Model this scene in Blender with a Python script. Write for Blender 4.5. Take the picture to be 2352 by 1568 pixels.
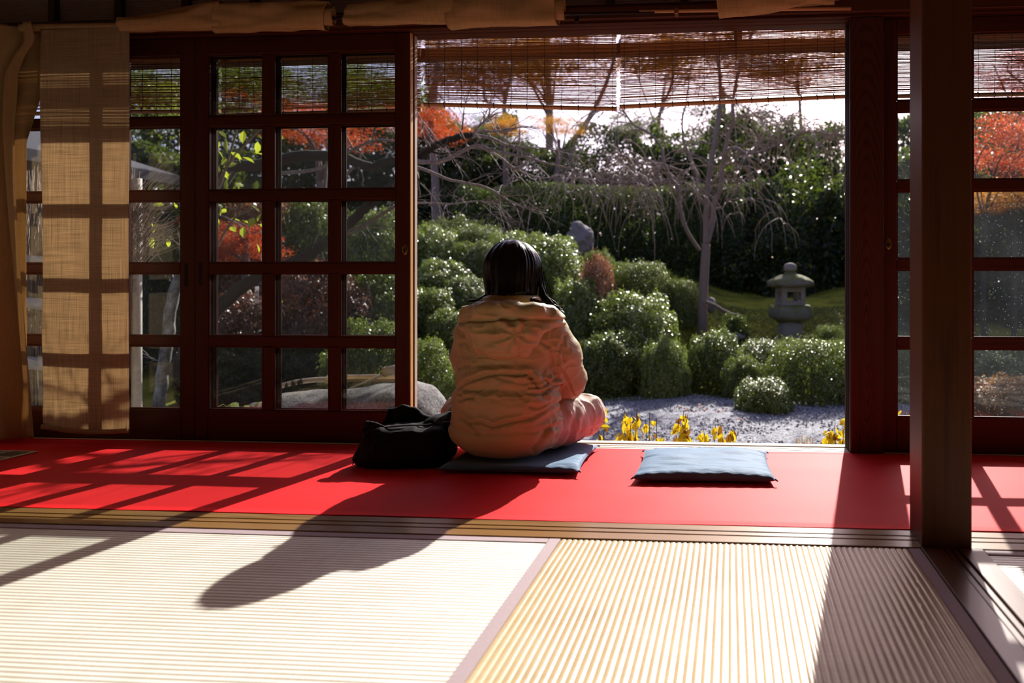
import bpy, bmesh, math, random
import numpy as np
from mathutils import Vector, Matrix, Euler

for o in list(bpy.data.objects):
    bpy.data.objects.remove(o)
SC = bpy.context.scene
COL = SC.collection
PI = math.pi

# ------------------------------------------------------------ camera, sky, sun, exposure
FPX, CX, CY, HC, YAW = 1680.0, 1547.0, 655.0, 0.665, math.radians(4.5)
cam_d = bpy.data.cameras.new('camera')
cam = bpy.data.objects.new('camera', cam_d)
COL.objects.link(cam)
cam.location = (0, 0, HC)
cam.rotation_euler = (PI / 2, 0, YAW)
cam_d.sensor_fit = 'HORIZONTAL'
cam_d.sensor_width = 36.0
cam_d.lens = FPX / 2352 * 36.0
cam_d.shift_x = -(CX - 1176) / 2352
cam_d.shift_y = -(784 - CY) / 2352
cam_d.clip_start = 0.05
cam_d.clip_end = 300
cam_d.dof.use_dof = True
cam_d.dof.focus_distance = 2.7
cam_d.dof.aperture_fstop = 2.6
SC.camera = cam

SUN_AZ = 0.185                       # sideways over forward run of the sunbeams
SUN_EL = math.radians(32.8)
to_sun = Vector((SUN_AZ, 1, 0)).normalized() * math.cos(SUN_EL) + Vector((0, 0, math.sin(SUN_EL)))
sun_d = bpy.data.lights.new('sun', 'SUN')
sun_d.energy = 6.8
sun_d.angle = math.radians(0.6)
sun_d.color = (1.0, 0.95, 0.88)
sun = bpy.data.objects.new('sun', sun_d)
COL.objects.link(sun)
sun.rotation_euler = to_sun.to_track_quat('Z', 'Y').to_euler()

world = bpy.data.worlds.new('sky')
SC.world = world
world.use_nodes = True
wn = world.node_tree
wn.nodes.clear()
wo = wn.nodes.new('ShaderNodeOutputWorld')
wb = wn.nodes.new('ShaderNodeBackground')
sk = wn.nodes.new('ShaderNodeTexSky')
sk.sky_type = 'NISHITA'
sk.sun_disc = False
sk.sun_elevation = SUN_EL
sk.sun_rotation = math.atan2(SUN_AZ, 1)
sk.altitude = 50
sk.air_density = 1.0
sk.dust_density = 2.5
sk.ozone_density = 1.5
wb.inputs['Strength'].default_value = 0.15
tint = wn.nodes.new('ShaderNodeMix')
tint.data_type = 'RGBA'
tint.blend_type = 'MULTIPLY'
tint.inputs[0].default_value = 1.0
tint.inputs[7].default_value = (1.0, 0.88, 1.06, 1)      # lavender tint multiplied over the sky colour
wn.links.new(sk.outputs[0], tint.inputs[6])
wn.links.new(tint.outputs[2], wb.inputs[0])
wn.links.new(wb.outputs[0], wo.inputs[0])

SC.view_settings.view_transform = 'Standard'
SC.view_settings.look = 'None'
SC.view_settings.gamma = 1.0
SC.view_settings.use_curve_mapping = False
SC.view_settings.exposure = 0.42
cy = SC.cycles
cy.use_denoising = True
cy.max_bounces = 9
cy.diffuse_bounces = 4
cy.glossy_bounces = 3
cy.transmission_bounces = 6
cy.transparent_max_bounces = 24
cy.sample_clamp_indirect = 6.0
cy.caustics_reflective = False
cy.caustics_refractive = False

# ------------------------------------------------------------ helpers
cam_f = Vector((-math.sin(YAW), math.cos(YAW), 0))
cam_r = Vector((math.cos(YAW), math.sin(YAW), 0))


def at(px, py, y):
    """The point of the place that the photograph shows at (px, py), y metres out from the camera."""
    r = cam_f + cam_r * ((px - CX) / FPX) + Vector((0, 0, -(py - CY) / FPX))
    return Vector((0, 0, HC)) + r * (y / r.y)


def tag(o, label=None, cat=None, group=None, kind=None):
    if label: o['label'] = label
    if cat: o['category'] = cat
    if group: o['group'] = group
    if kind: o['kind'] = kind
    return o


def empty(name, loc=(0, 0, 0), label=None, cat=None, group=None, kind=None, rz=0):
    o = bpy.data.objects.new(name, None)
    COL.objects.link(o)
    o.location = loc
    o.rotation_euler = (0, 0, rz)
    o.empty_display_size = 0.05
    return tag(o, label, cat, group, kind)


def link(name, me, mat=None, parent=None, world_coords=True):
    """Link a mesh; when the parent sits away from the origin, keep the mesh's world coordinates."""
    if mat is not None and not me.materials:
        me.materials.append(mat)
    o = bpy.data.objects.new(name, me)
    COL.objects.link(o)
    if parent is not None:
        o.parent = parent
        if world_coords:
            m = Matrix.Identity(4)
            p = parent
            while p is not None:
                m = p.matrix_parent_inverse @ p.matrix_basis @ m
                p = p.parent
            o.matrix_parent_inverse = m.inverted()
    return o


def np_mesh(name, V, F, smooth=True):
    """V: (n,3) floats, F: (m,3) or (m,4) ints."""
    V = np.asarray(V, dtype=np.float32)
    F = np.asarray(F, dtype=np.int32)
    me = bpy.data.meshes.new(name)
    me.vertices.add(len(V))
    me.vertices.foreach_set('co', V.ravel())
    k = F.shape[1]
    me.loops.add(F.size)
    me.loops.foreach_set('vertex_index', F.ravel())
    me.polygons.add(len(F))
    me.polygons.foreach_set('loop_start', np.arange(0, F.size, k, dtype=np.int32))
    me.polygons.foreach_set('loop_total', np.full(len(F), k, dtype=np.int32))
    me.polygons.foreach_set('use_smooth', np.full(len(F), smooth, dtype=bool))
    me.update(calc_edges=True)
    me.validate()
    return me


class MB:
    """Collects boxes, tubes and sheets; build() links them as ONE mesh object."""

    def __init__(self):
        self.v, self.f = [], []

    def add(self, vs, fs):
        n = len(self.v)
        self.v += [tuple(p) for p in vs]
        self.f += [tuple(i + n for i in q) for q in fs]
        return self

    def box(self, x0, x1, y0, y1, z0, z1, b=0.0, M=None):
        if b > 0:
            b = min(b, abs(x1 - x0) * .45, abs(y1 - y0) * .45, abs(z1 - z0) * .45)
            vs, idx = [], {}
            c = ((x0, x1), (y0, y1), (z0, z1))
            for sx in (0, 1):
                for sy in (0, 1):
                    for sz in (0, 1):
                        s = (sx, sy, sz)
                        for ax in range(3):
                            p = [c[i][s[i]] for i in range(3)]
                            for i in range(3):
                                if i != ax:
                                    p[i] += b if s[i] == 0 else -b
                            idx[(s, ax)] = len(vs)
                            vs.append(p)
            fs = []
            for ax in range(3):
                o1, o2 = (ax + 1) % 3, (ax + 2) % 3
                for e in (0, 1):
                    q = []
                    for (u, w) in ((0, 0), (1, 0), (1, 1), (0, 1)):
                        s = [0, 0, 0]; s[ax] = e; s[o1] = u; s[o2] = w
                        q.append(idx[(tuple(s), ax)])
                    fs.append(q if e else q[::-1])
            for ax in range(3):       # edge chamfers along axis ax
                o1, o2 = (ax + 1) % 3, (ax + 2) % 3
                for u in (0, 1):
                    for w in (0, 1):
                        s0 = [0, 0, 0]; s0[o1] = u; s0[o2] = w
                        s1 = list(s0); s1[ax] = 1
                        s0, s1 = tuple(s0), tuple(s1)
                        q = [idx[(s0, o1)], idx[(s1, o1)], idx[(s1, o2)], idx[(s0, o2)]]
                        fs.append(q if (u == w) else q[::-1])
            for s in [(a, b2, d) for a in (0, 1) for b2 in (0, 1) for d in (0, 1)]:
                q = [idx[(s, 0)], idx[(s, 1)], idx[(s, 2)]]
                fs.append(q if sum(s) % 2 else q[::-1])
        else:
            vs = [(x, y, z) for x in (x0, x1) for y in (y0, y1) for z in (z0, z1)]
            fs = [(0, 1, 3, 2), (4, 6, 7, 5), (0, 4, 5, 1), (2, 3, 7, 6), (0, 2, 6, 4), (1, 5, 7, 3)]
        if M is not None:
            vs = [M @ Vector(p) for p in vs]
        return self.add(vs, fs)

    def tube(self, pts, rad, n=6, cap=True):
        pts = [Vector(p) for p in pts]
        if not hasattr(rad, '__len__'):
            rad = [rad] * len(pts)
        vs, fs = [], []
        up = None
        for i, p in enumerate(pts):
            t = (pts[min(i + 1, len(pts) - 1)] - pts[max(i - 1, 0)])
            if t.length < 1e-9: t = Vector((0, 0, 1))
            t.normalize()
            if up is None:
                up = t.orthogonal().normalized()
            up = (up - t * up.dot(t))
            up = up.normalized() if up.length > 1e-6 else t.orthogonal().normalized()
            s = t.cross(up)
            for k in range(n):
                a = 2 * PI * k / n
                vs.append(p + (up * math.cos(a) + s * math.sin(a)) * rad[i])
        for i in range(len(pts) - 1):
            for k in range(n):
                a, b = i * n + k, i * n + (k + 1) % n
                fs.append((a, b, b + n, a + n))
        if cap:
            fs.append(tuple(range(n))[::-1])
            fs.append(tuple(range((len(pts) - 1) * n, len(pts) * n)))
        return self.add(vs, fs)

    def lathe(self, prof, n=20, c=(0, 0, 0)):
        vs, fs = [], []
        for (r, z) in prof:
            for k in range(n):
                a = 2 * PI * k / n
                vs.append((c[0] + r * math.cos(a), c[1] + r * math.sin(a), c[2] + z))
        for i in range(len(prof) - 1):
            for k in range(n):
                a, b = i * n + k, i * n + (k + 1) % n
                fs.append((a, b, b + n, a + n))
        fs.append(tuple(range(n))[::-1])
        fs.append(tuple(range((len(prof) - 1) * n, len(prof) * n)))
        return self.add(vs, fs)

    def build(self, name, mat, parent=None, smooth=False, kind=None):
        me = bpy.data.meshes.new(name)
        me.from_pydata([tuple(p) for p in self.v], [], self.f)
        if smooth:
            me.polygons.foreach_set('use_smooth', [True] * len(me.polygons))
        me.update()
        o = link(name, me, mat, parent)
        if kind: o['kind'] = kind
        return o


def box(name, mat, parent, x0, x1, y0, y1, z0, z1, b=0.002):
    return MB().box(x0, x1, y0, y1, z0, z1, b).build(name, mat, parent)


# ---- smooth noise on arrays of points
def _hash(ix, iy, iz, seed):
    h = (ix.astype(np.int64) * 374761393 + iy.astype(np.int64) * 668265263 + iz.astype(np.int64) * 2147483647 + seed * 974711) & 0xffffffff
    h = ((h ^ (h >> 13)) * 1274126177) & 0xffffffff
    h = (h ^ (h >> 16)) & 0xffffffff
    return h.astype(np.float64) / 0xffffffff * 2 - 1


def noise(P, seed=0):
    P = np.asarray(P, dtype=np.float64)
    i = np.floor(P).astype(np.int64)
    f = P - i
    u = f * f * f * (f * (f * 6 - 15) + 10)
    r = 0
    for dx in (0, 1):
        wx = u[:, 0] if dx else 1 - u[:, 0]
        for dy in (0, 1):
            wy = u[:, 1] if dy else 1 - u[:, 1]
            for dz in (0, 1):
                wz = u[:, 2] if dz else 1 - u[:, 2]
                r = r + wx * wy * wz * _hash(i[:, 0] + dx, i[:, 1] + dy, i[:, 2] + dz, seed)
    return r


# ---- solids from distance fields, turned into one continuous surface
class Field:
    def __init__(self, lo, hi, h):
        self.lo = np.array(lo, float); self.h = h
        self.n = np.ceil((np.array(hi) - self.lo) / h).astype(int) + 1
        self.vol = np.full(self.n, 0.3, dtype=np.float32)

    def _block(self, lo, hi):
        a = np.clip(np.floor((np.array(lo) - self.lo) / self.h).astype(int), 0, self.n)
        b = np.clip(np.ceil((np.array(hi) - self.lo) / self.h).astype(int) + 1, 0, self.n)
        if (b <= a).any(): return None, None
        g = np.meshgrid(*[np.arange(a[i], b[i]) * self.h + self.lo[i] for i in range(3)], indexing='ij')
        return (slice(a[0], b[0]), slice(a[1], b[1]), slice(a[2], b[2])), g

    def _mix(self, sl, d, k, sub=False):
        o = self.vol[sl]
        if sub:
            h = np.clip(.5 - .5 * (o + d) / k, 0, 1)
            self.vol[sl] = o * (1 - h) - d * h + k * h * (1 - h)
        else:
            h = np.clip(.5 + .5 * (o - d) / k, 0, 1)
            self.vol[sl] = o * (1 - h) + d * h - k * h * (1 - h)

    def cap(self, a, b, ra, rb=None, k=.02, sub=False):
        rb = ra if rb is None else rb
        a, b = np.array(a, float), np.array(b, float)
        m = max(ra, rb) + k * 2.5 + .03
        sl, g = self._block(np.minimum(a, b) - m, np.maximum(a, b) + m)
        if sl is None: return self
        ab = b - a
        L = max((ab ** 2).sum(), 1e-12)
        t = np.clip(((g[0] - a[0]) * ab[0] + (g[1] - a[1]) * ab[1] + (g[2] - a[2]) * ab[2]) / L, 0, 1)
        d = np.sqrt((g[0] - a[0] - t * ab[0]) ** 2 + (g[1] - a[1] - t * ab[1]) ** 2 + (g[2] - a[2] - t * ab[2]) ** 2) - (ra + (rb - ra) * t)
        self._mix(sl, d, k, sub)
        return self

    def path(self, pts, rads, k=.02):
        for i in range(len(pts) - 1):
            self.cap(pts[i], pts[i + 1], rads[i], rads[i + 1], k)
        return self

    def ell(self, c, r, k=.02, sub=False, R=None):
        c, r = np.array(c, float), np.array(r, float)
        m = r.max() + k * 2.5 + .03
        sl, g = self._block(c - m, c + m)
        if sl is None: return self
        q = [g[i] - c[i] for i in range(3)]
        if R is not None:
            Ri = R.inverted()
            q = [Ri[i][0] * q[0] + Ri[i][1] * q[1] + Ri[i][2] * q[2] for i in range(3)]
        k0 = np.sqrt(sum((q[i] / r[i]) ** 2 for i in range(3))) + 1e-9
        k1 = np.sqrt(sum((q[i] / r[i] ** 2) ** 2 for i in range(3))) + 1e-9
        self._mix(sl, k0 * (k0 - 1) / k1, k, sub)
        return self

    def rbox(self, c, s, rad, k=.02, sub=False, R=None):
        c, s = np.array(c, float), np.array(s, float)
        m = np.linalg.norm(s) + k * 2.5 + .03
        sl, g = self._block(c - m, c + m)
        if sl is None: return self
        q = [g[i] - c[i] for i in range(3)]
        if R is not None:
            Ri = R.inverted()
            q = [Ri[i][0] * q[0] + Ri[i][1] * q[1] + Ri[i][2] * q[2] for i in range(3)]
        q = [np.abs(q[i]) - s[i] + rad for i in range(3)]
        d = np.sqrt(sum(np.maximum(x, 0) ** 2 for x in q)) + np.minimum(np.maximum(np.maximum(q[0], q[1]), q[2]), 0) - rad
        self._mix(sl, d, k, sub)
        return self

    def cut(self, fn):
        g = np.meshgrid(*[np.arange(self.n[i]) * self.h + self.lo[i] for i in range(3)], indexing='ij')
        self.vol = np.maximum(self.vol, fn(*g).astype(np.float32))
        return self

    def surface(self):
        v = self.vol.copy()
        for ax in range(3):       # close at the block's border
            s = [slice(None)] * 3
            for e in (0, -1):
                s[ax] = e
                v[tuple(s)] = np.maximum(v[tuple(s)], 1e-3)
        s = v < 0
        cnt = np.zeros(np.array(v.shape) - 1, int)
        for dx in (0, 1):
            for dy in (0, 1):
                for dz in (0, 1):
                    cnt += s[dx:v.shape[0] - 1 + dx, dy:v.shape[1] - 1 + dy, dz:v.shape[2] - 1 + dz]
        act = (cnt > 0) & (cnt < 8)
        ci = np.argwhere(act)
        ids = np.full(act.shape, -1, int)
        ids[act] = np.arange(len(ci))
        acc = np.zeros((len(ci), 3)); num = np.zeros(len(ci))
        cor = [(a, b, c) for a in (0, 1) for b in (0, 1) for c in (0, 1)]
        for a in cor:
            for ax in range(3):
                if a[ax] == 0:
                    b = list(a); b[ax] = 1
                    va = v[ci[:, 0] + a[0], ci[:, 1] + a[1], ci[:, 2] + a[2]]
                    vb = v[ci[:, 0] + b[0], ci[:, 1] + b[1], ci[:, 2] + b[2]]
                    m = (va < 0) != (vb < 0)
                    t = va[m] / (va[m] - vb[m])
                    p = np.tile(np.array(a, float), (m.sum(), 1))
                    p[:, ax] += t
                    acc[m] += p; num[m] += 1
        V = (ci + acc / num[:, None]) * self.h + self.lo
        F = []
        for ax in range(3):
            o1, o2 = (ax + 1) % 3, (ax + 2) % 3
            sl0 = [slice(None)] * 3; sl1 = [slice(None)] * 3
            sl0[ax] = slice(0, -1); sl1[ax] = slice(1, None)
            df = s[tuple(sl0)] != s[tuple(sl1)]
            e = np.argwhere(df)
            e = e[(e[:, o1] > 0) & (e[:, o2] > 0) & (e[:, o1] < v.shape[o1] - 1) & (e[:, o2] < v.shape[o2] - 1)]
            q = []
            for (u, w) in ((1, 1), (0, 1), (0, 0), (1, 0)):
                c = e.copy(); c[:, o1] -= u; c[:, o2] -= w
                q.append(ids[c[:, 0], c[:, 1], c[:, 2]])
            q = np.stack(q, 1)
            ins = s[e[:, 0], e[:, 1], e[:, 2]]
            q[~ins] = q[~ins][:, ::-1]
            F.append(q)
        F = np.concatenate(F)
        F = F[(F >= 0).all(1)]
        return V, F


def vnormals(V, F):
    n = np.zeros_like(V)
    fn = np.cross(V[F[:, 2]] - V[F[:, 0]], V[F[:, 3 if F.shape[1] > 3 else 1]] - V[F[:, 1]])
    for i in range(F.shape[1]):
        np.add.at(n, F[:, i], fn)
    return n / (np.linalg.norm(n, axis=1)[:, None] + 1e-12)


def laplace(V, F, it=1, w=.5):
    for _ in range(it):
        s = np.zeros_like(V); c = np.zeros(len(V))
        k = F.shape[1]
        for i in range(k):
            for j in (F[:, (i + 1) % k], F[:, (i - 1) % k]):
                np.add.at(s, F[:, i], V[j]); np.add.at(c, F[:, i], 1)
        V = V * (1 - w) + w * s / np.maximum(c, 1)[:, None]
    return V


# ---- leaves
def leaf_arrays(C, N, L, W, rng, fold=.18):
    """Bent four-cornered leaves at centres C, facing N, L long and W wide."""
    n = len(C)
    N = N / (np.linalg.norm(N, axis=1)[:, None] + 1e-9)
    r = rng.normal(size=(n, 3))
    T = np.cross(N, r); T /= (np.linalg.norm(T, axis=1)[:, None] + 1e-9)
    B = np.cross(N, T)
    L = np.asarray(L)[:, None] if hasattr(L, '__len__') else L
    W = np.asarray(W)[:, None] if hasattr(W, '__len__') else W
    V = np.empty((n, 4, 3))
    V[:, 0] = C - T * L * .5
    V[:, 1] = C + B * W * .5 + N * W * fold + T * L * .06
    V[:, 2] = C + T * L * .5
    V[:, 3] = C - B * W * .5 + N * W * fold + T * L * .06
    F = np.arange(n * 4).reshape(n, 4)
    return V.reshape(-1, 3), F


def join_arrays(parts):
    V, F, k = [], [], 0
    for v, f in parts:
        V.append(v); F.append(f + k); k += len(v)
    return np.concatenate(V), np.concatenate(F)


# ------------------------------------------------------------ materials
def new_mat(name):
    m = bpy.data.materials.new(name)
    m.use_nodes = True
    m.node_tree.nodes.clear()
    return m, m.node_tree


def N(nt, t, **kw):
    n = nt.nodes.new(t)
    for k, v in kw.items():
        if k in n.bl_rna.properties and k != 'inputs':
            setattr(n, k, v)
    return n


def setin(n, **kw):
    for k, v in kw.items():
        n.inputs[k.replace('_', ' ')].default_value = v
    return n


def c4(c): return (c[0], c[1], c[2], 1)


def coords(nt, scale=(1, 1, 1), rot=(0, 0, 0)):
    g = N(nt, 'ShaderNodeNewGeometry')
    mp = N(nt, 'ShaderNodeMapping')
    mp.inputs['Scale'].default_value = scale
    mp.inputs['Rotation'].default_value = rot
    tc = N(nt, 'ShaderNodeTexCoord')
    nt.links.new(tc.outputs['Object'], mp.inputs['Vector'])
    return mp.outputs[0]


def ramp(nt, fac, stops):
    r = N(nt, 'ShaderNodeValToRGB')
    e = r.color_ramp.elements
    while len(e) < len(stops): e.new(.5)
    for i, (p, c) in enumerate(stops):
        e[i].position = p; e[i].color = c4(c)
    nt.links.new(fac, r.inputs[0])
    return r.outputs[0]


def noise_tex(nt, vec, scale=5, detail=4, rough=.6, dist=0):
    n = N(nt, 'ShaderNodeTexNoise')
    n.inputs['Scale'].default_value = scale
    n.inputs['Detail'].default_value = detail
    n.inputs['Roughness'].default_value = rough
    n.inputs['Distortion'].default_value = dist
    nt.links.new(vec, n.inputs['Vector'])
    return n.outputs['Fac']


def bump(nt, h, strength=.3, dist=.002):
    b = N(nt, 'ShaderNodeBump')
    b.inputs['Strength'].default_value = strength
    b.inputs['Distance'].default_value = dist
    nt.links.new(h, b.inputs['Height'])
    return b.outputs[0]


def principled(nt, col=None, rough=.5, spec=.5, nrm=None, metal=0, sheen=0, out=True):
    p = N(nt, 'ShaderNodeBsdfPrincipled')
    if isinstance(col, tuple):
        p.inputs['Base Color'].default_value = c4(col)
    elif col is not None:
        nt.links.new(col, p.inputs['Base Color'])
    p.inputs['Roughness'].default_value = rough
    p.inputs['Specular IOR Level'].default_value = spec
    p.inputs['Metallic'].default_value = metal
    if sheen:
        p.inputs['Sheen Weight'].default_value = sheen
        p.inputs['Sheen Roughness'].default_value = .4
    if nrm is not None:
        nt.links.new(nrm, p.inputs['Normal'])
    if out:
        o = N(nt, 'ShaderNodeOutputMaterial')
        nt.links.new(p.outputs[0], o.inputs[0])
    return p


def out(nt, sh):
    o = N(nt, 'ShaderNodeOutputMaterial')
    nt.links.new(sh, o.inputs[0])


def mix_sh(nt, a, b, fac):
    m = N(nt, 'ShaderNodeMixShader')
    if isinstance(fac, (int, float)):
        m.inputs[0].default_value = fac
    else:
        nt.links.new(fac, m.inputs[0])
    nt.links.new(a, m.inputs[1]); nt.links.new(b, m.inputs[2])
    return m.outputs[0]


def wood(name, dark, light, axis='Z', rough=.4, spec=.4, grain=28, figure=False):
    m, nt = new_mat(name)
    s = {'X': (1.2, grain, grain), 'Y': (grain, 1.2, grain), 'Z': (grain, grain, 1.2)}[axis]
    v = coords(nt, s)
    n1 = noise_tex(nt, v, 1.0, 5, .65, .6)
    v2 = coords(nt, tuple(x * 4 for x in s))
    n2 = noise_tex(nt, v2, 1.0, 2, .5)
    mx = N(nt, 'ShaderNodeMath', operation='MULTIPLY_ADD')
    nt.links.new(n2, mx.inputs[0]); mx.inputs[1].default_value = .35
    nt.links.new(n1, mx.inputs[2])
    f = mx.outputs[0]
    if figure:                       # nested flame-shaped year rings
        w = N(nt, 'ShaderNodeTexWave', wave_type='RINGS', rings_direction='SPHERICAL')
        w.inputs['Scale'].default_value = 2.2
        w.inputs['Distortion'].default_value = 2.0
        w.inputs['Detail'].default_value = 2
        w.inputs['Detail Scale'].default_value = .6
        mp = N(nt, 'ShaderNodeMapping')
        mp.inputs['Location'].default_value = (-.53 * 20, -2.9 * 4, -.45 * 2.2)
        mp.inputs['Scale'].default_value = (20, 4, 2.2)
        tc = N(nt, 'ShaderNodeTexCoord')
        nt.links.new(tc.outputs['Object'], mp.inputs[0])
        nt.links.new(mp.outputs[0], w.inputs[0])
        mm = N(nt, 'ShaderNodeMath', operation='MULTIPLY_ADD')
        nt.links.new(w.outputs['Fac'], mm.inputs[0]); mm.inputs[1].default_value = .4
        nt.links.new(f, mm.inputs[2])
        f = mm.outputs[0]
    col = ramp(nt, f, [(.42, dark), (.62 if not figure else .8, light), (.9, tuple(c * 1.1 for c in light))])
    principled(nt, col, rough, spec, bump(nt, f, .12, .001))
    return m


def leafmat(name, stops, rough=.35, spec=.5, trans=.35, tcol=(.35, .5, .06)):
    m, nt = new_mat(name)
    g = N(nt, 'ShaderNodeNewGeometry')
    oi = N(nt, 'ShaderNodeObjectInfo')
    col = ramp(nt, g.outputs['Random Per Island'], stops)
    p = principled(nt, col, rough, spec, out=False)
    t = N(nt, 'ShaderNodeBsdfTranslucent')
    mxc = N(nt, 'ShaderNodeMix', data_type='RGBA')
    mxc.inputs[0].default_value = .55
    nt.links.new(col, mxc.inputs[6])
    mxc.inputs[7].default_value = c4(tcol)
    nt.links.new(mxc.outputs[2], t.inputs[0])
    out(nt, mix_sh(nt, p.outputs[0], t.outputs[0], trans))
    return m


def plain(name, col, rough=.6, spec=.4, var=.25, scale=12, bmp=.2, bd=.002, sheen=0, metal=0):
    m, nt = new_mat(name)
    v = coords(nt)
    n = noise_tex(nt, v, scale, 5, .6)
    c = ramp(nt, n, [(.3, tuple(x * (1 - var) for x in col)), (.7, tuple(min(1, x * (1 + var)) for x in col))])
    principled(nt, c, rough, spec, bump(nt, n, bmp, bd) if bmp else None, metal, sheen)
    return m


def stone(name, a, b, moss=None, scale=9, rough=.85):
    m, nt = new_mat(name)
    v = coords(nt)
    n = noise_tex(nt, v, scale, 8, .7)
    fine = noise_tex(nt, v, scale * 14, 4, .75)
    col = ramp(nt, fine, [(.35, a), (.65, b)])
    if moss:
        g = N(nt, 'ShaderNodeNewGeometry')
        sx = N(nt, 'ShaderNodeSeparateXYZ')
        nt.links.new(g.outputs['Normal'], sx.inputs[0])
        mm = N(nt, 'ShaderNodeMath', operation='MULTIPLY_ADD')
        nt.links.new(sx.outputs[2], mm.inputs[0]); mm.inputs[1].default_value = .22
        nt.links.new(n, mm.inputs[2])
        f = ramp(nt, mm.outputs[0], [(.48, (0, 0, 0)), (.66, (1, 1, 1))])
        mc = N(nt, 'ShaderNodeMix', data_type='RGBA')
        nt.links.new(f, mc.inputs[0]); nt.links.new(col, mc.inputs[6])
        mc.inputs[7].default_value = c4(moss)
        col = mc.outputs[2]
    ad = N(nt, 'ShaderNodeMath', operation='ADD')
    nt.links.new(n, ad.inputs[0]); nt.links.new(fine, ad.inputs[1])
    principled(nt, col, rough, .3, bump(nt, ad.outputs[0], .5, .006))
    return m


def linen(name, col, trans=.55, weave=1.0):
    m, nt = new_mat(name)
    va = noise_tex(nt, coords(nt, (420, 60, 5)), 1.0, 2, .6)
    vb = noise_tex(nt, coords(nt, (6, 60, 420)), 1.0, 2, .6)
    ad = N(nt, 'ShaderNodeMath', operation='ADD')
    nt.links.new(va, ad.inputs[0]); nt.links.new(vb, ad.inputs[1])
    hf = N(nt, 'ShaderNodeMath', operation='MULTIPLY'); hf.inputs[1].default_value = .5
    nt.links.new(ad.outputs[0], hf.inputs[0])
    c = ramp(nt, hf.outputs[0], [(.34, tuple(x * (1 - .42 * weave) for x in col)), (.62, tuple(min(1, x * 1.08) for x in col))])
    b = bump(nt, hf.outputs[0], .25, .001)
    d = principled(nt, c, .9, .1, b, out=False)
    t = N(nt, 'ShaderNodeBsdfTranslucent')
    nt.links.new(c, t.inputs[0])
    out(nt, mix_sh(nt, d.outputs[0], t.outputs[0], trans))
    return m


def glass(name, dust=.02, speck=0.0, tint_=(.905, .915, .905, 1)):
    m, nt = new_mat(name)
    tr = N(nt, 'ShaderNodeBsdfTransparent')
    tr.inputs[0].default_value = tint_
    gl = N(nt, 'ShaderNodeBsdfGlossy')
    gl.inputs['Roughness'].default_value = .01
    fr = N(nt, 'ShaderNodeFresnel')
    fr.inputs[0].default_value = 1.33
    a = mix_sh(nt, tr.outputs[0], gl.outputs[0], fr.outputs[0])
    df = N(nt, 'ShaderNodeBsdfTranslucent')
    df.inputs[0].default_value = (.8, .85, .95, 1)
    v = coords(nt)
    n = noise_tex(nt, v, 4, 4, .6)
    f = ramp(nt, n, [(.3, (dust * .4,) * 3), (.7, (dust * 1.6,) * 3)])
    if speck:
        vo = N(nt, 'ShaderNodeTexVoronoi')
        vo.inputs['Scale'].default_value = 60
        nt.links.new(v, vo.inputs['Vector'])
        sp = ramp(nt, vo.outputs['Distance'], [(.10, (speck,) * 3), (.16, (0, 0, 0))])
        ad = N(nt, 'ShaderNodeMix', data_type='RGBA', blend_type='ADD')
        ad.inputs[0].default_value = 1
        nt.links.new(f, ad.inputs[6]); nt.links.new(sp, ad.inputs[7])
        f = ad.outputs[2]
    out(nt, mix_sh(nt, a, df.outputs[0], f))
    return m


M = {}
M['door'] = wood('door_wood', (.028, .005, .003), (.055, .012, .005), 'Z', .45, .2)
M['bare'] = wood('sunlit_bare_edge_wood', (.42, .20, .06), (.66, .36, .12), 'Z', .45, .4)  # bare-wood tone raised so the door edge looks sunlit
M['bare2'] = wood('sunlit_grey_edge_wood', (.40, .30, .24), (.60, .48, .40), 'Z', .5, .4)
M['doorx'] = wood('door_rail_wood', (.028, .005, .003), (.055, .012, .005), 'X', .45, .2)
M['post'] = wood('post_wood', (.04, .012, .004), (.09, .029, .010), 'Z', .42, .2, 36)
M['post2'] = wood('figured_post_wood', (.018, .004, .002), (.055, .015, .007), 'Z', .5, .2, 30, True)
M['beam'] = wood('beam_wood', (.03, .009, .005), (.065, .02, .010), 'X', .45, .2)
M['sill'] = wood('sill_wood', (.085, .038, .014), (.24, .125, .04), 'X', .26, .5, 22)
M['silly'] = wood('sill_wood_lengthwise', (.06, .028, .016), (.14, .07, .04), 'Y', .28, .5, 22)
M['osill'] = wood('weathered_sill_wood', (.34, .25, .18), (.62, .50, .38), 'X', .5, .4, 26)
M['black'] = plain('black_lacquer', (.02, .012, .01), .4, .4, .2)
M['slot'] = plain('dark_recess', (.012, .006, .005), .7, .2, .1)
M['brass'] = plain('aged_brass', (.25, .14, .05), .35, .5, .3, 30, .1, .001, 0, .9)
M['iron'] = plain('dark_iron', (.03, .022, .02), .35, .5, .3, 30, .1, .001, 0, .8)
M['glass'] = glass('window_glass', .001)
M['dusty'] = glass('dusty_window_glass', .005, .05, (.96, .97, .97, 1))
M['plaster'] = plain('sand_plaster', (.82, .74, .6), .9, .2, .15, 20, .3)
M['ceil'] = wood('ceiling_boards', (.26, .17, .10), (.40, .28, .17), 'X', .6, .3)
M['linen'] = linen('natural_linen', (.66, .51, .34), .56)
M['cotton'] = linen('plain_cotton', (.54, .38, .20), .36, .25)
M['roll'] = linen('rolled_linen', (.50, .32, .15), .2, .6)

# ------------------------------------------------------------ setting: room shell
def struct(o, label=None):
    o['kind'] = 'structure'
    if label: o['label'] = label
    return o


YC, YW = 2.02, 2.93          # front of the veranda strip, line of the sliding doors
LIN = 1.722                  # underside of the lintel

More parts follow.
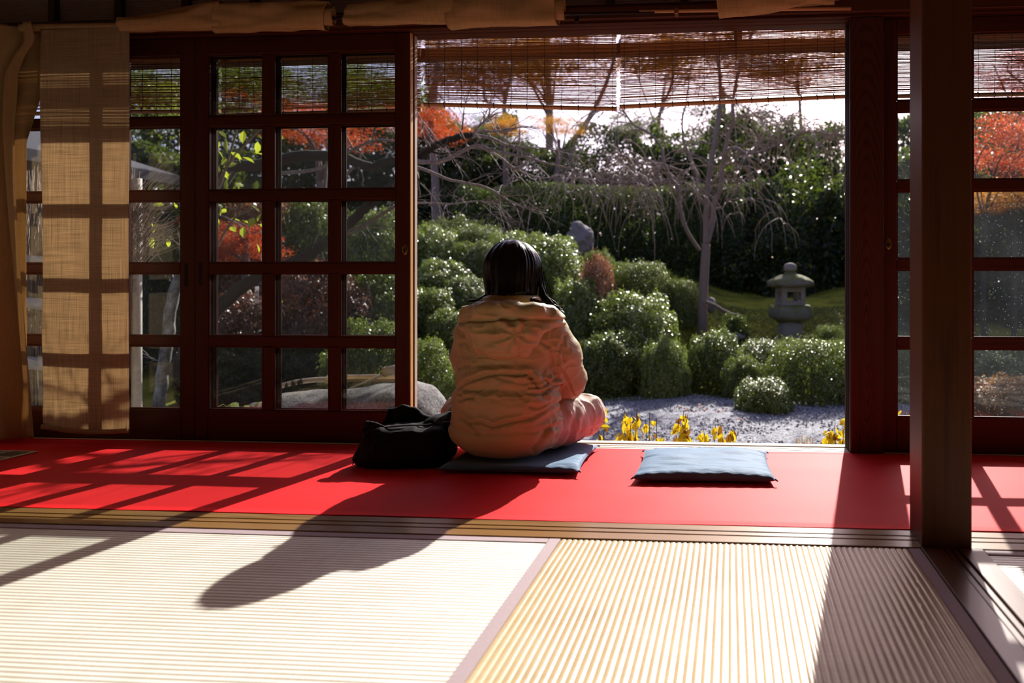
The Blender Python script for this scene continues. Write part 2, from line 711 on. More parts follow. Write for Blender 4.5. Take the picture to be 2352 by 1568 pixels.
fl = struct(box('floor', M['beam'], None, -3.6, 2.6, -2.6, 3.06, -.16, -.045), 'boarded floor under mats and carpet')
struct(box('wall_back', M['plaster'], None, -3.6, 2.6, -2.7, -2.6, -.16, 2.5))
struct(box('wall_left', M['plaster'], None, -3.7, -3.6, -2.7, 3.06, -.16, 2.5))
struct(box('wall_right', M['plaster'], None, 2.6, 2.7, -2.7, 3.06, -.16, 2.5))
cl = struct(box('ceiling', M['ceil'], None, -3.7, 2.7, -2.7, 3.06, 2.4, 2.5))
for i in range(14):
    box('ceiling_batten', M['ceil'], cl, -3.6 + i * .45, -3.57 + i * .45, -2.6, 2.95, 2.375, 2.4, 0)

# inner sill between mats and veranda: three strips with grooves between them
s1 = struct(empty('trim_1', (0, 1.95, 0)), 'grooved wooden sill between the mats and the red carpet')
for (a, b, z) in ((1.889, 1.937, .004), (1.943, 1.969, .004), (1.975, 2.017, .004)):
    box('sill_strip', M['sill'], s1, -3.6, 2.6, a, b, -.045, z, .0015)
box('groove_bed', M['slot'], s1, -3.6, 2.6, 1.889, 2.03, -.045, -.012, 0)
# sill running towards the camera under the near post
s2 = struct(empty('trim_2', (.55, 1, 0)), 'dark wooden sill running towards the viewer from the near post')
for (a, b, z) in ((.478, .531, .005), (.5345, .549, .001), (.5525, .567, .001), (.5705, .628, .005)):
    box('sill_strip', M['silly'], s2, a, b, -2.6, 1.887, -.045, z, .0015)
box('groove_bed', M['slot'], s2, .478, .628, -2.6, 1.887, -.045, -.008, 0)
# outer sill under the sliding doors
s3 = struct(empty('trim_3', (0, 3.0, 0)), 'weathered outer sill with door tracks')
for (a, b, z) in ((2.935, 2.957, .003), (2.963, 2.992, .003), (2.998, 3.022, .003), (3.03, 3.075, .006)):
    box('track_strip', M['osill'], s3, -3.6, 2.6, a, b, -.05, z, .0015)
box('groove_bed', M['slot'], s3, -3.6, 2.6, 2.935, 3.075, -.2, -.006, 0)
# lintel over the doors
s4 = struct(empty('trim_4', (0, 2.95, LIN)), 'dark wooden lintel over the sliding doors')
box('lintel_beam', M['beam'], s4, -3.6, 2.6, 2.905, 3.07, LIN + .012, LIN + .062, .003)
box('lintel_lip', M['doorx'], s4, -3.6, 2.6, 2.925, 2.955, LIN, LIN + .013, .002)
box('lintel_track', M['beam'], s4, -3.6, 2.6, 2.962, 2.99, LIN, LIN + .013, .002)
box('lintel_track', M['beam'], s4, -3.6, 2.6, 2.998, 3.06, LIN, LIN + .013, .002)
box('lintel_cap', M['beam'], s4, -3.6, 2.6, 2.915, 3.06, LIN + .063, LIN + .075, .003)
# transom of grey panels between dark bars, above the lintel
s5 = struct(empty('window_1', (0, 3.0, 1.8)), 'transom of grey ribbed panels between dark bars')
M['ribbed'] = plain('grey_ribbed_panel', (.30, .29, .30), .6, .3, .08, 6, 0)
xs = [-3.6 + .31 * i for i in range(21)]
for i, x in enumerate(xs):
    box('transom_bar', M['black'], s5, x - .016, x + .016, 2.99, 3.02, LIN + .075, 2.4, .002)
    if i < len(xs) - 1:
        g = MB()
        x0, x1 = x + .016, xs[i + 1] - .016
        z, q = LIN + .075, []
        nz = 120
        vs = [(xx, 3.015 + (.003 if k % 2 else 0), z + (2.4 - z) * k / nz) for k in range(nz + 1) for xx in (x0, x1)]
        g.add(vs, [(2 * k, 2 * k + 1, 2 * k + 3, 2 * k + 2) for k in range(nz)])
        g.build('ribbed_panel', M['ribbed'], s5)
box('transom_back', M['slot'], s5, -3.6, 2.6, 3.024, 3.05, LIN + .075, 2.4, 0)

# posts
p = empty('wooden_post', (.54, 1.955, 0), 'broad brown square post standing in the sill nearest the viewer', 'post')
box('shaft', M['post'], p, .48, .603, 1.888, 2.018, -.04, 2.4, .004)
p = empty('wooden_post', (.53, 2.98, 0), 'dark red post with flame-shaped grain at the right edge of the opening', 'post')
box('shaft', M['post2'], p, .468, .598, 2.925, 3.07, -.04, LIN, .004)
g = MB()
for (a, b) in ((2.957, 2.972), (2.985, 2.997), (3.012, 3.03)):
    g.box(.4665, .47, a, b, .003, LIN, 0)
g.build('track_groove', M['slot'], p)
p = empty('wooden_post', (-3.35, 2.98, 0), 'dark post at the far left end behind the drawn curtain', 'post')
box('shaft', M['post2'], p, -3.42, -3.30, 2.92, 3.07, -.04, LIN, .004)
# header over the near post (above the frame)
s6 = struct(empty('trim_5', (0, 1.95, 1.75)), 'header beam between the mat room and the veranda')
box('header_beam', M['beam'], s6, -3.6, 2.6, 1.89, 2.02, 1.74, 1.85, .003)
box('header_board', M['plaster'], s6, -3.6, 2.6, 1.93, 1.98, 1.85, 2.4, 0)


# ---- sliding doors
ROWZ = [.133, .4265, .7385, 1.049, 1.365, 1.648]      # bottom of the lowest pane, bars between, top of the highest


def sliding_door(n, x0, x1, y, dz, label, pull, gl, th=.030, stl=.056, str_=.060, plate=None):
    d = struct(empty('door_%d' % n, ((x0 + x1) / 2, y, 0)), label)
    y0, y1 = y, y + th
    box('stile', M['door'], d, x0, x0 + stl, y0, y1, .003, LIN, .003)
    box('stile', M['door'], d, x1 - str_, x1, y0, y1, .003, LIN, .003)
    a, b = x0 + stl, x1 - str_
    box('bottom_rail', M['doorx'], d, a, b, y0 + .001, y1 - .001, .003, ROWZ[0] + dz, .003)
    box('top_rail', M['doorx'], d, a, b, y0 + .001, y1 - .001, ROWZ[5] + dz, LIN, .003)
    bw = .042
    zs = [ROWZ[0] + dz]
    for z in ROWZ[1:5]:
        box('cross_bar', M['doorx'], d, a, b, y0 + .002, y1 - .002, z + dz - bw / 2, z + dz + bw / 2, .004)
        zs += [z + dz - bw / 2, z + dz + bw / 2]
    zs.append(ROWZ[5] + dz)
    w = (b - a - 2 * .046) / 3
    xs = []
    for k in range(3):
        xs.append((a + k * (w + .046), a + k * (w + .046) + w))
        if k:
            xm = a + k * (w + .046)
            for r in range(5):
                box('upright_bar', M['door'], d, xm - .046, xm, y0 + .003, y1 - .003, zs[2 * r], zs[2 * r + 1], .004)
    for (xa, xb) in xs:
        for r in range(5):
            za, zb = zs[2 * r], zs[2 * r + 1]
            box('pane', gl, d, xa - .004, xb + .004, y0 + .013, y0 + .016, za - .004, zb + .004, 0)
            g = MB()                       # glazing bead round the pane, on the room side
            e, yb = .006, (y0 + .006, y0 + .0128)
            g.box(xa, xa + e, *yb, za, zb).box(xb - e, xb, *yb, za, zb).box(xa + e, xb - e, *yb, za, za + e).box(xa + e, xb - e, *yb, zb - e, zb)
            g.build('glazing_bead', M['door'], d)
    if pull is not None:
        px, z0, z1, w2 = pull
        h = box('door_pull', M['slot'], d, px - w2, px + w2, y0 - .001, y0 + .004, z0, z1, .001)
    if plate is not None:
        px, z = plate
        g = MB()
        g.lathe([(.011, 0), (.012, .002), (.010, .003)], 18)
        o = g.build('latch_plate', M['brass'], d)
        o.location = (px, y0, z); o.rotation_euler = (PI / 2, 0, 0); o.scale = (1, 1.9, 1)
        g = MB().lathe([(.004, 0), (.006, .004), (.004, .008)], 12)
        o = g.build('latch_knob', M['iron'], d)
        o.location = (px, y0 - .002, z - .004); o.rotation_euler = (PI / 2, 0, 0)
    return d


YA, YB = 2.957, 2.994
sliding_door(1, -3.235, -2.2885, YA, 0, 'dark red glazed sliding door behind the hanging linen cloth', (-2.325, .66, .76, .0085), M['glass'], stl=.060, str_=.063)
sliding_door(2, -2.2855, -1.338, YA, 0, 'dark red glazed sliding door beside the opening, inner track', (-2.262, .665, .765, .0085), M['glass'], plate=(-1.357, .815))
sliding_door(3, -2.283, -1.336, YB, 0, 'outer glazed sliding door stacked behind the one beside the opening', None, M['glass'])
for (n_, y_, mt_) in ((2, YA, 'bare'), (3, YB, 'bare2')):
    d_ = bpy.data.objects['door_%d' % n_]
    box('edge_strip', M[mt_], d_, -1.3378 if n_ == 2 else -1.3358, -1.3345 if n_ == 2 else -1.3325, y_ + .003, y_ + .027, .004, LIN - .001, .001)  # added edge faces, sunlight on the stiles put into their colour
sliding_door(4, .600, 1.548, YA, .010, 'red-brown glazed sliding door right of the figured post', None, M['dusty'], stl=.054, plate=(.622, .83))
sliding_door(5, 1.55, 2.5, YA, .010, 'glazed sliding door at the far right', None, M['dusty'])
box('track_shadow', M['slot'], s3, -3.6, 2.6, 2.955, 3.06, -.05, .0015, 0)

# ------------------------------------------------------------ eaves outside
ev = struct(empty('trim_6', (0, 3.25, 1.7)), 'outer lintel rail outside the blinds')
box('rail', M['beam'], ev, -4.2, 3.0, 3.235, 3.285, 1.695, 1.746, .003)
for x in (-3.9, -2.24, .03, 1.35):
    box('strut', M['beam'], ev, x - .018, x + .018, 3.24, 3.275, 1.746, 2.3, .002)
rf = struct(empty('roof_1', (0, 3.6, 2.4)), 'projecting eave over the veranda')
box('eave_boards', M['ceil'], rf, -5.2, 4.0, 3.06, 4.05, 2.44, 2.49, 0)
for i in range(19):
    box('rafter', M['beam'], rf, -5.0 + i * .48, -4.95 + i * .48, 3.06, 4.02, 2.38, 2.44, .003)
for (n, x0, x1) in ((1, -5.2, -3.7), (2, 2.7, 4.0)):
    pass
struct(box('wall_outside', M['plaster'], None, -3.7, 2.7, 3.055, 3.075, 2.44, 2.5, 0))

# ------------------------------------------------------------ mats and carpet
def tatami_mat_material(name, axis):
    m, nt = new_mat(name)
    # rush stalks: fine streaks along the ribs' cross direction, small stitches along the ribs
    s1_ = (14, 900, 1) if axis == 'X' else (900, 14, 1)
    s2_ = (260, 8, 1) if axis == 'X' else (8, 260, 1)
    na = noise_tex(nt, coords(nt, s1_), 1, 2, .5)
    nb = noise_tex(nt, coords(nt, s2_), 1, 3, .6)
    nc = noise_tex(nt, coords(nt, (5, 5, 1)), 1, 3, .6)
    a1 = N(nt, 'ShaderNodeMath', operation='ADD'); nt.links.new(na, a1.inputs[0]); nt.links.new(nb, a1.inputs[1])
    a2 = N(nt, 'ShaderNodeMath', operation='MULTIPLY_ADD'); nt.links.new(nc, a2.inputs[0]); a2.inputs[1].default_value = .9
    nt.links.new(a1.outputs[0], a2.inputs[2])
    a3 = N(nt, 'ShaderNodeMath', operation='MULTIPLY'); nt.links.new(a2.outputs[0], a3.inputs[0]); a3.inputs[1].default_value = .345
    pale = [(.32, (.62, .53, .40)), (.5, (.78, .71, .59)), (.68, (.88, .83, .74))]        # sideways mats are paler
    gold = [(.32, (.42, .29, .13)), (.5, (.60, .45, .25)), (.68, (.72, .59, .39))]
    col = ramp(nt, a3.outputs[0], pale if axis == 'X' else gold)
    p = principled(nt, col, .33, 1.0, bump(nt, a1.outputs[0], .08, .0005))
    p.inputs['IOR'].default_value = 1.75 if axis == 'X' else 1.5
    p.inputs['Anisotropic'].default_value = .85          # rush stalks lie across the ribs
    tv = N(nt, 'ShaderNodeCombineXYZ')
    tv.inputs[0].default_value = 1 if axis == 'X' else 0
    tv.inputs[1].default_value = 0 if axis == 'X' else 1
    nt.links.new(tv.outputs[0], p.inputs['Tangent'])
    return m


def ribbed_sheet(x0, x1, y0, y1, axis, z=.0, pitch=.0152, amp=.0010, seed=0):
    """Top of a mat: real ribs running along axis, a little uneven."""
    vs, fs = [], []
    L = (y1 - y0) if axis == 'X' else (x1 - x0)
    n = max(2, int(round(L / pitch)))
    sub = 6
    cs = np.linspace(0, L, n * sub + 1)
    prof = z - amp + amp * 2 * np.abs(np.sin(np.pi * cs / (L / n))) ** .9
    al = np.linspace(0, 1, 13)
    Lr = (x1 - x0) if axis == 'X' else (y1 - y0)
    P = []
    for a in al:
        w = noise(np.stack([cs * 9, np.full_like(cs, a * Lr * 3), np.full_like(cs, seed)], 1), seed) * .0012
        if axis == 'X':
            P.append(np.stack([np.full_like(cs, x0 + a * Lr), y0 + np.clip(cs + w, 0, L), prof], 1))
        else:
            P.append(np.stack([x0 + np.clip(cs + w, 0, L), np.full_like(cs, y0 + a * Lr), prof], 1))
    V = np.concatenate(P)
    m = len(cs)
    F = []
    for r in range(len(al) - 1):
        i = np.arange(m - 1) + r * m
        q = np.stack([i, i + 1, i + 1 + m, i + m], 1)
        F.append(q if axis == 'Y' else q[:, ::-1])
    return V, np.concatenate(F)


M['tatX'] = tatami_mat_material('rush_weave_sideways', 'X')
M['tatY'] = tatami_mat_material('rush_weave_lengthwise', 'Y')
M['heri'] = plain('mauve_border_cloth', (.36, .27, .29), .7, .4, .08, 200, .15, .0004)


def tatami(x0, x1, y0, y1, axis, label, seed):
    t = empty('tatami_mat', ((x0 + x1) / 2, (y0 + y1) / 2, -.045), label, 'tatami mat')
    w = .030
    if axis == 'Y':
        sh = (x0 + w, x1 - w, y0, y1)
        bd = ((x0, x0 + w, y0, y1), (x1 - w, x1, y0, y1))
    else:
        sh = (x0, x1, y0 + w, y1 - w)
        bd = ((x0, x1, y0, y0 + w), (x0, x1, y1 - w, y1))
    box('core', M['linen'], t, x0 + .001, x1 - .001, y0 + .001, y1 - .001, -.045, -.0045, 0)
    link('rush_cover', np_mesh('rush_cover', *ribbed_sheet(*sh, axis, seed=seed)), M['tatX' if axis == 'X' else 'tatY'], t)
    for b in bd:
        box('border', M['heri'], t, *b, -.006, .0022, .001)
    return t


tatami(-2.374, -.4755, .935, 1.885, 'X', 'sunlit straw mat at left with ribs running sideways', 1)
tatami(-.4745, .4755, -.02, 1.886, 'Y', 'straw mat in the middle with ribs running away from the viewer', 2)
tatami(-2.374, -.4755, -.02, .933, 'X', 'straw mat at the lower left, nearest the viewer', 3)
tatami(.631, 2.53, .935, 1.885, 'X', 'straw mat at far right beyond the dark sill', 4)
tatami(.631, 2.53, -.02, .933, 'X', 'straw mat at the lower right beyond the dark sill', 5)
tatami(-3.33, -2.38, -.02, 1.885, 'Y', 'straw mat outside the left edge of the photo', 6)

m, nt = new_mat('red_felt')
v = coords(nt)
n1 = noise_tex(nt, v, 420, 3, .8)
n2 = noise_tex(nt, v, 3.5, 3, .5)
ad = N(nt, 'ShaderNodeMath', operation='MULTIPLY_ADD'); nt.links.new(n2, ad.inputs[0]); ad.inputs[1].default_value = .25; nt.links.new(n1, ad.inputs[2])
col = ramp(nt, ad.outputs[0], [(.42, (.60, .006, .012)), (.78, (.80, .016, .020))])
pr = principled(nt, col, .56, .07, bump(nt, n1, .35, .001))
pr.inputs['Sheen Weight'].default_value = .06
pr.inputs['Sheen Roughness'].default_value = .35
pr.inputs['Sheen Tint'].default_value = (1, .75, .7, 1)
M['felt'] = m
# carpet: a thin felt sheet with faint swells
nx, ny = 150, 24
gx, gy = np.meshgrid(np.linspace(-3.55, 2.55, nx), np.linspace(2.024, 2.932, ny), indexing='ij')
P = np.stack([gx.ravel(), gy.ravel(), np.zeros(nx * ny)], 1)
P[:, 2] = .0045 + .0016 * noise(P * [1.3, 4, 1], 5) + .0012 * noise(P * [5, 9, 1], 6)
P[:, 1] += np.where(P[:, 1] < 2.03, .002 * noise(P * [3, 0, 0], 8), 0)
ii = (np.arange(nx - 1)[:, None] * ny + np.arange(ny - 1)[None]).ravel()
top = np.stack([ii, ii + ny, ii + ny + 1, ii + 1], 1)
V2 = P.copy(); V2[:, 2] = -.004
F = [top, top[:, ::-1] + len(P)]
for e in (np.arange(nx) * ny, np.arange(nx) * ny + ny - 1, np.arange(ny), np.arange(ny) + (nx - 1) * ny):
    F.append(np.stack([e[:-1], e[1:], e[1:] + len(P), e[:-1] + len(P)], 1))
carpet = tag(link('carpet', np_mesh('carpet', np.concatenate([P, V2]), np.concatenate(F)), M['felt']),
             'long red felt carpet along the veranda floor', 'carpet')

# ------------------------------------------------------------ reed blinds
M['slat'] = None
m, nt = new_mat('split_reed')
oi = N(nt, 'ShaderNodeNewGeometry')
vv = noise_tex(nt, coords(nt, (3, 1, 160)), 1, 3, .6)
ad = N(nt, 'ShaderNodeMath', operation='MULTIPLY_ADD')
nt.links.new(oi.outputs['Random Per Island'], ad.inputs[0]); ad.inputs[1].default_value = .4; nt.links.new(vv, ad.inputs[2])
col = ramp(nt, ad.outputs[0], [(.35, (.16, .06, .022)), (.85, (.42, .2, .08))])
pa = principled(nt, col, .5, .3, out=False)
tl = N(nt, 'ShaderNodeBsdfTranslucent')
nt.links.new(col, tl.inputs[0])
out(nt, mix_sh(nt, pa.outputs[0], tl.outputs[0], .2))
M['slat'] = m
M['bar'] = wood('blind_bar_wood', (.3, .13, .05), (.5, .25, .11), 'X', .45, .4)
M['cord'] = plain('dark_cord', (.03, .02, .018), .8, .2, .2)


def reed_blind(x0, x1, zl, zr, label, y=3.13, seed=0, n=67, wob=.0014, ztop=1.83, sag=0.0):
    b = empty('reed_blind', ((x0 + x1) / 2, y, ztop), label, 'blind', 'reed blinds hanging outside the doors')
    rng = random.Random(seed)
    g = MB()
    for i in range(n):
        f = (i + .5) / n
        a = ztop + (zl + .016 - ztop) * f + rng.uniform(-wob, wob)
        c = ztop + (zr + .016 - ztop) * f + rng.uniform(-wob, wob)
        r = rng.uniform(.0018, .0024) * (1.0 if rng.random() > .12 else 1.25)
        pts = [(x0 + rng.uniform(0, .006), y, a)]
        for k in (1, 2, 3):
            t = k / 4
            pts.append((x0 + (x1 - x0) * t, y + rng.uniform(-.001, .001), a + (c - a) * t + rng.uniform(-wob, wob) * .7 - sag * f * math.sin(PI * t)))
        pts.append((x1 - rng.uniform(0, .006), y, c))
        g.tube(pts, r, 4)
    g.build('reeds', M['slat'], b, kind='stuff')
    g = MB().tube([(x0, y, zl), ((x0 + x1) / 2, y, (zl + zr) / 2 - sag), (x1, y, zr)], [.0095] * 3, 8)
    o = g.build('bottom_bar', M['bar'], b)
    g = MB()
    k = max(2, int(round((x1 - x0) / .0685)))
    for i in range(k):
        x = x0 + .02 + (x1 - x0 - .04) * i / (k - 1)
        t = (x - x0) / (x1 - x0)
        zb = zl + (zr - zl) * t - sag * math.sin(PI * t)
        pts = [(x, y - .003, ztop)]
        dx = 0
        for q in range(1, 7):
            dx += rng.uniform(-.0012, .0012)
            pts.append((x + dx, y - .003 + .003 * (q % 2) * .5, ztop + (zb - ztop) * q / 6))
        g.tube(pts, .0011, 4)
        g.tube([(x + dx - .003, y - .001, zb + .012), (x + dx + .001, y - .011, zb), (x + dx, y, zb - .012)], .0022, 4)
    g.build('binding_cords', M['cord'], b, kind='stuff')
    return b


reed_blind(-3.32, -2.30, 1.455, 1.45, 'reed blind at far left, seen through the door behind the linen cloth', y=3.13, seed=1, sag=-.006)
reed_blind(-2.29, -1.36, 1.430, 1.438, 'reed blind seen through the twelve-pane door left of the opening', y=3.125, seed=2)
reed_blind(-1.345, -.49, 1.460, 1.424, 'left reed blind across the top of the opening', y=3.12, seed=3)
reed_blind(-.478, .52, 1.433, 1.460, 'right reed blind across the top of the opening, next to the post', y=3.12, seed=4)
reed_blind(.66, 1.66, 1.458, 1.455, 'reed blind at right, seen through the door beyond the near post', y=3.13, seed=5)

# ------------------------------------------------------------ hanging cloths and rods
YR = 2.862
r1 = empty('curtain_rod', (-2.0, YR, 1.752), 'dark metal curtain rod carrying the linen cloths', 'rod')
MB().tube([(-3.5, YR, 1.772), (-.3, YR, 1.738)], .0065, 10).build('rod', M['iron'], r1, True)
for x in (-3.3, -1.585, -.62):
    zz = 1.772 + (x + 3.5) / 3.2 * -.034
    g = MB().box(x - .004, x + .004, YR, 2.91, zz - .004, zz + .004, .001).box(x - .008, x + .008, 2.90, 2.912, zz - .018, zz + .018, .002)
    g.build('bracket', M['iron'], r1)
r2 = empty('curtain_pole', (0, YR, 1.735), 'thin bare wooden pole above the right blind', 'pole')
MB().tube([(-.36, YR, 1.742), (.2, YR, 1.735), (.46, YR, 1.730)], .0065, 10).build('pole', M['bar'], r2, True)
MB().box(-.222, -.206, YR - .008, YR + .03, 1.728, 1.752, .002).build('bracket', M['brass'], r2)


def cloth_sheet(nu, nv, fn):
    u, v = np.meshgrid(np.linspace(0, 1, nu), np.linspace(0, 1, nv), indexing='ij')
    V = fn(u.ravel(), v.ravel())
    i = (np.arange(nu - 1)[:, None] * nv + np.arange(nv - 1)[None]).ravel()
    return V, np.stack([i, i + nv, i + nv + 1, i + 1], 1)


def solid(o, t):
    mo = o.modifiers.new('thickness', 'SOLIDIFY')
    mo.thickness = t
    mo.offset = 0
    return o


def panel_fn(u, v):                 # u across, v down
    x = -2.890 + .398 * u
    z = 1.742 - 1.68 * v
    lo = np.clip((v - .12) / .88, 0, 1)
    y = 2.852 + .006 * np.sin(u * 5 + v * 2) * lo + .004 * noise(np.stack([u * 3, v * 9, 0 * u], 1), 3) * lo + .0018 * noise(np.stack([u * 12, v * 26, 0 * u], 1), 4) * np.clip((v - .55) * 3, 0, 1)
    x = x + (.010 * v - .004 * np.sin(v * 9)) * (1 - u) + .006 * np.sin(v * 7 + 1) * u * lo - .008 * u * np.clip((v - .5) * 2, 0, 1)
    z = z - .012 * np.sin(u * 3.1) * (v > .96) - .010 * u * lo
    return np.stack([x, y, z], 1)


lp = empty('linen_cloth', (-2.69, YR, 1.745), 'unbleached linen cloth hanging straight down with window shadows on it', 'cloth')
solid(link('panel', np_mesh('panel', *cloth_sheet(50, 170, panel_fn)), M['linen'], lp), .0012)


def sleeve_fn(u, v):
    x = -2.99 + .502 * u
    a = 2 * PI * v
    return np.stack([x, YR + .012 * np.cos(a), 1.757 - .020 * (u) * .3 + .015 * np.sin(a) - .006], 1)


solid(link('rod_sleeve', np_mesh('rod_sleeve', *cloth_sheet(20, 16, sleeve_fn)), M['cotton'], lp), .001)


def hem_fn(u, v):
    x = -2.880 + .385 * u
    return np.stack([x, 2.846 + .004 * np.sin(u * 6) - .004 * v, .083 - .018 * v - .012 * np.sin(u * 3.1) - .01 * u], 1)


solid(link('hem', np_mesh('hem', *cloth_sheet(40, 3, hem_fn)), M['linen'], lp), .002)


def curtain_fn(u, v):
    z = 1.765 - 1.745 * v
    edge = np.interp(v, [0, .05, .12, .25, .5, .8, 1], [-2.915, -2.935, -2.985, -2.995, -2.975, -2.94, -2.915])
    x0 = -3.40
    x = x0 + (edge - x0) * u
    fold = np.interp(v, [0, .08, .3, 1], [.9, .5, .8, 1])
    ph = u * 17 + .5 * np.sin(v * 4) + .8 * np.sin(v * 2 + u * 3)
    y = 2.872 + .024 * fold * np.sin(ph) + .008 * np.sin(ph * 2.3 + v * 3) + .010 * noise(np.stack([u * 7, v * 5, 0 * u], 1), 9) * np.clip(1.2 - v * 2, .2, 1)
    x = x + .010 * np.cos(ph) * fold + .03 * np.exp(-((v - .04) / .03) ** 2) * u
    return np.stack([x, y - .02, z], 1)


cu = empty('curtain', (-3.15, YR, 1.77), 'full-length beige curtain with soft folds at the left edge', 'curtain')
solid(link('drape', np_mesh('drape', *cloth_sheet(120, 150, curtain_fn)), M['cotton'], cu), .0012)


def back_fn(u, v):
    z = 1.75 - 1.70 * v
    xr = np.interp(v, [0, .12, .28, 1], [-2.87, -2.905, -2.995, -2.99])
    x = -3.1 + (xr + 3.1) * u
    return np.stack([x, 2.895 + .006 * np.sin(u * 9 + v * 3), z], 1)


solid(link('rear_drape', np_mesh('rear_drape', *cloth_sheet(30, 80, back_fn)), M['cotton'], cu), .001)


def rolled(x0, x1, z0, z1, zc0, zc1, label, seed, r0=.046, r1=.050, tail=False):
    """A linen curtain folded up over its rod: a flattened, slightly lumpy roll with turned ends."""
    t = empty('rolled_curtain', ((x0 + x1) / 2, YR, (z0 + z1) / 2), label, 'curtain', 'curtains folded up over the rod')

    def fn(u, v):
        a = 2 * PI * v
        x = x0 + (x1 - x0) * u
        zt = zc0 + (zc1 - zc0) * u
        zb = z0 + (z1 - z0) * u
        c = (zt + zb) / 2; h = (zt - zb) / 2
        q = np.stack([x * 7, np.cos(a) * 1.2, np.sin(a) * 1.2], 1)
        w = noise(q, seed) * .011 + noise(q * 2.3, seed + 1) * .004
        y = YR - .003 + (r0 * .72 + w) * np.sign(np.cos(a)) * np.abs(np.cos(a)) ** .8
        z = c + (h + w * .8) * np.sin(a)
        x = x + .008 * np.sin(a * 1 + seed) * (2 * np.abs(u - .5)) ** 6
        return np.stack([x, y, z], 1)
    solid(link('outer_fold', np_mesh('outer_fold', *cloth_sheet(70, 40, fn)), M['roll'], t), .0016)

    def fn2(u, v):
        a = 4.4 * PI * v
        e = .2 + .55 * v
        x = x0 + .006 + (x1 - x0 - .0) * u + .02 * (u > .5)
        zt = zc0 + (zc1 - zc0) * u
        zb = z0 + (z1 - z0) * u
        c = (zt + zb) / 2; h = (zt - zb) / 2
        return np.stack([x, YR - .003 + .034 * e * np.cos(a), c + h * e * np.sin(a)], 1)
    solid(link('inner_fold', np_mesh('inner_fold', *cloth_sheet(8, 60, fn2)), M['roll'], t), .0014)
    return t


rolled(-2.535, -2.09, 1.722, 1.716, 1.775, 1.832, 'leftmost rolled-up linen curtain, tapering towards the hanging cloth', 11)
rolled(-2.118, -1.64, 1.712, 1.703, 1.826, 1.818, 'second rolled-up linen curtain, ending in loose coils over the rod', 12)
rolled(-1.552, -1.10, 1.714, 1.712, 1.800, 1.83, 'third rolled-up linen curtain, left of the pair over the opening', 13)
rolled(-1.125, -.685, 1.698, 1.694, 1.84, 1.83, 'fourth rolled-up linen curtain with a square flap over the left blind', 14)
rolled(-.052, .392, 1.705, 1.748, 1.84, 1.84, 'rightmost rolled-up linen curtain, drawn up slanting to the right', 15)

# ------------------------------------------------------------ cushions
m, nt = new_mat('blue_cotton')
v = coords(nt)
n1 = noise_tex(nt, v, 5, 3, .6)
n2 = noise_tex(nt, coords(nt, (900, 900, 900)), 1, 2, .5)
n3 = noise_tex(nt, coords(nt, (16, 42, 20)), 1, 3, .6, .6)
col = ramp(nt, n1, [(.3, (.045, .135, .26)), (.75, (.07, .185, .32))])
ad = N(nt, 'ShaderNodeMath', operation='MULTIPLY_ADD'); nt.links.new(n2, ad.inputs[0]); ad.inputs[1].default_value = .06; nt.links.new(n3, ad.inputs[2])
principled(nt, col, .72, .3, bump(nt, ad.outputs[0], .5, .006), 0, .25)
M['blue'] = m


def cushion(c, s, th, rz, label, seed, press=None):
    t = empty('floor_cushion', (c[0], c[1], .006), label, 'cushion', rz=rz)
    nu, nv = 90, 84

    def half(sgn):
        def fn(u, v):
            a, b = u * 2 - 1, v * 2 - 1
            ea, eb = np.clip(1 - np.abs(a) ** 3.2, 0, 1), np.clip(1 - np.abs(b) ** 3.2, 0, 1)
            h = (ea * eb) ** .42
            pin = 1 - .05 * (1 - np.abs(b) ** 2) * np.abs(a) ** 6
            pinb = 1 - .05 * (1 - np.abs(a) ** 2) * np.abs(b) ** 6
            x = a * s[0] / 2 * pin; y = b * s[1] / 2 * pinb
            q = np.stack([x, y, 0 * x + seed], 1)
            edge = np.clip(np.maximum(np.abs(a), np.abs(b)) * 1.0, 0, 1)
            w = noise(q * [7, 9, 1], seed) * .006 + noise(q * [10, 34, 1], seed + 2) * .0035 * (.4 + .6 * edge)
            w += .0030 * np.sin(x * 130 + 3 * noise(q * 6, seed)) * np.abs(b) ** 8 * (1 - np.abs(b) ** 40)
            w += .0030 * np.sin(y * 130 + 3 * noise(q * 6, seed)) * np.abs(a) ** 8 * (1 - np.abs(a) ** 40)
            z = th * .36 + (h * th * .64 + w * h ** .5 if sgn > 0 else -h ** .5 * th * .345)
            if press is not None and sgn > 0:
                d = ((x - press[0]) / press[2]) ** 2 + ((y - press[1]) / press[3]) ** 2
                z = z - (z - th * .38) * np.exp(-d ** 2)
            return np.stack([x, y, z], 1)
        V, F = cloth_sheet(nu, nv, fn)
        return V, (F if sgn > 0 else F[:, ::-1])
    V, F = join_arrays([half(1), half(-1)])
    link('cover', np_mesh('cover', V, F), M['blue'], t, world_coords=False)
    g = MB()
    for a in (-1, 1):
        for b in (-1, 1):
            g2 = MB().tube([(a * s[0] / 2 * .99, b * s[1] / 2 * .99, th * .36), (a * (s[0] / 2 + .006), b * (s[1] / 2 + .004), th * .36 - .004)], [.004, .002], 6)
            g2.build('corner_tuft', M['blue'], t).matrix_parent_inverse = Matrix.Identity(4)
    return t


cushion((-.095, 2.625), (.475, .40), .050, math.radians(1.5), 'empty light blue floor cushion lying in the sun on the red carpet', 3)
cushion((-.776, 2.69), (.50, .40), .050, math.radians(1.0), 'blue floor cushion the seated person sits on', 7, press=(-.04, -.02, .24, .19))

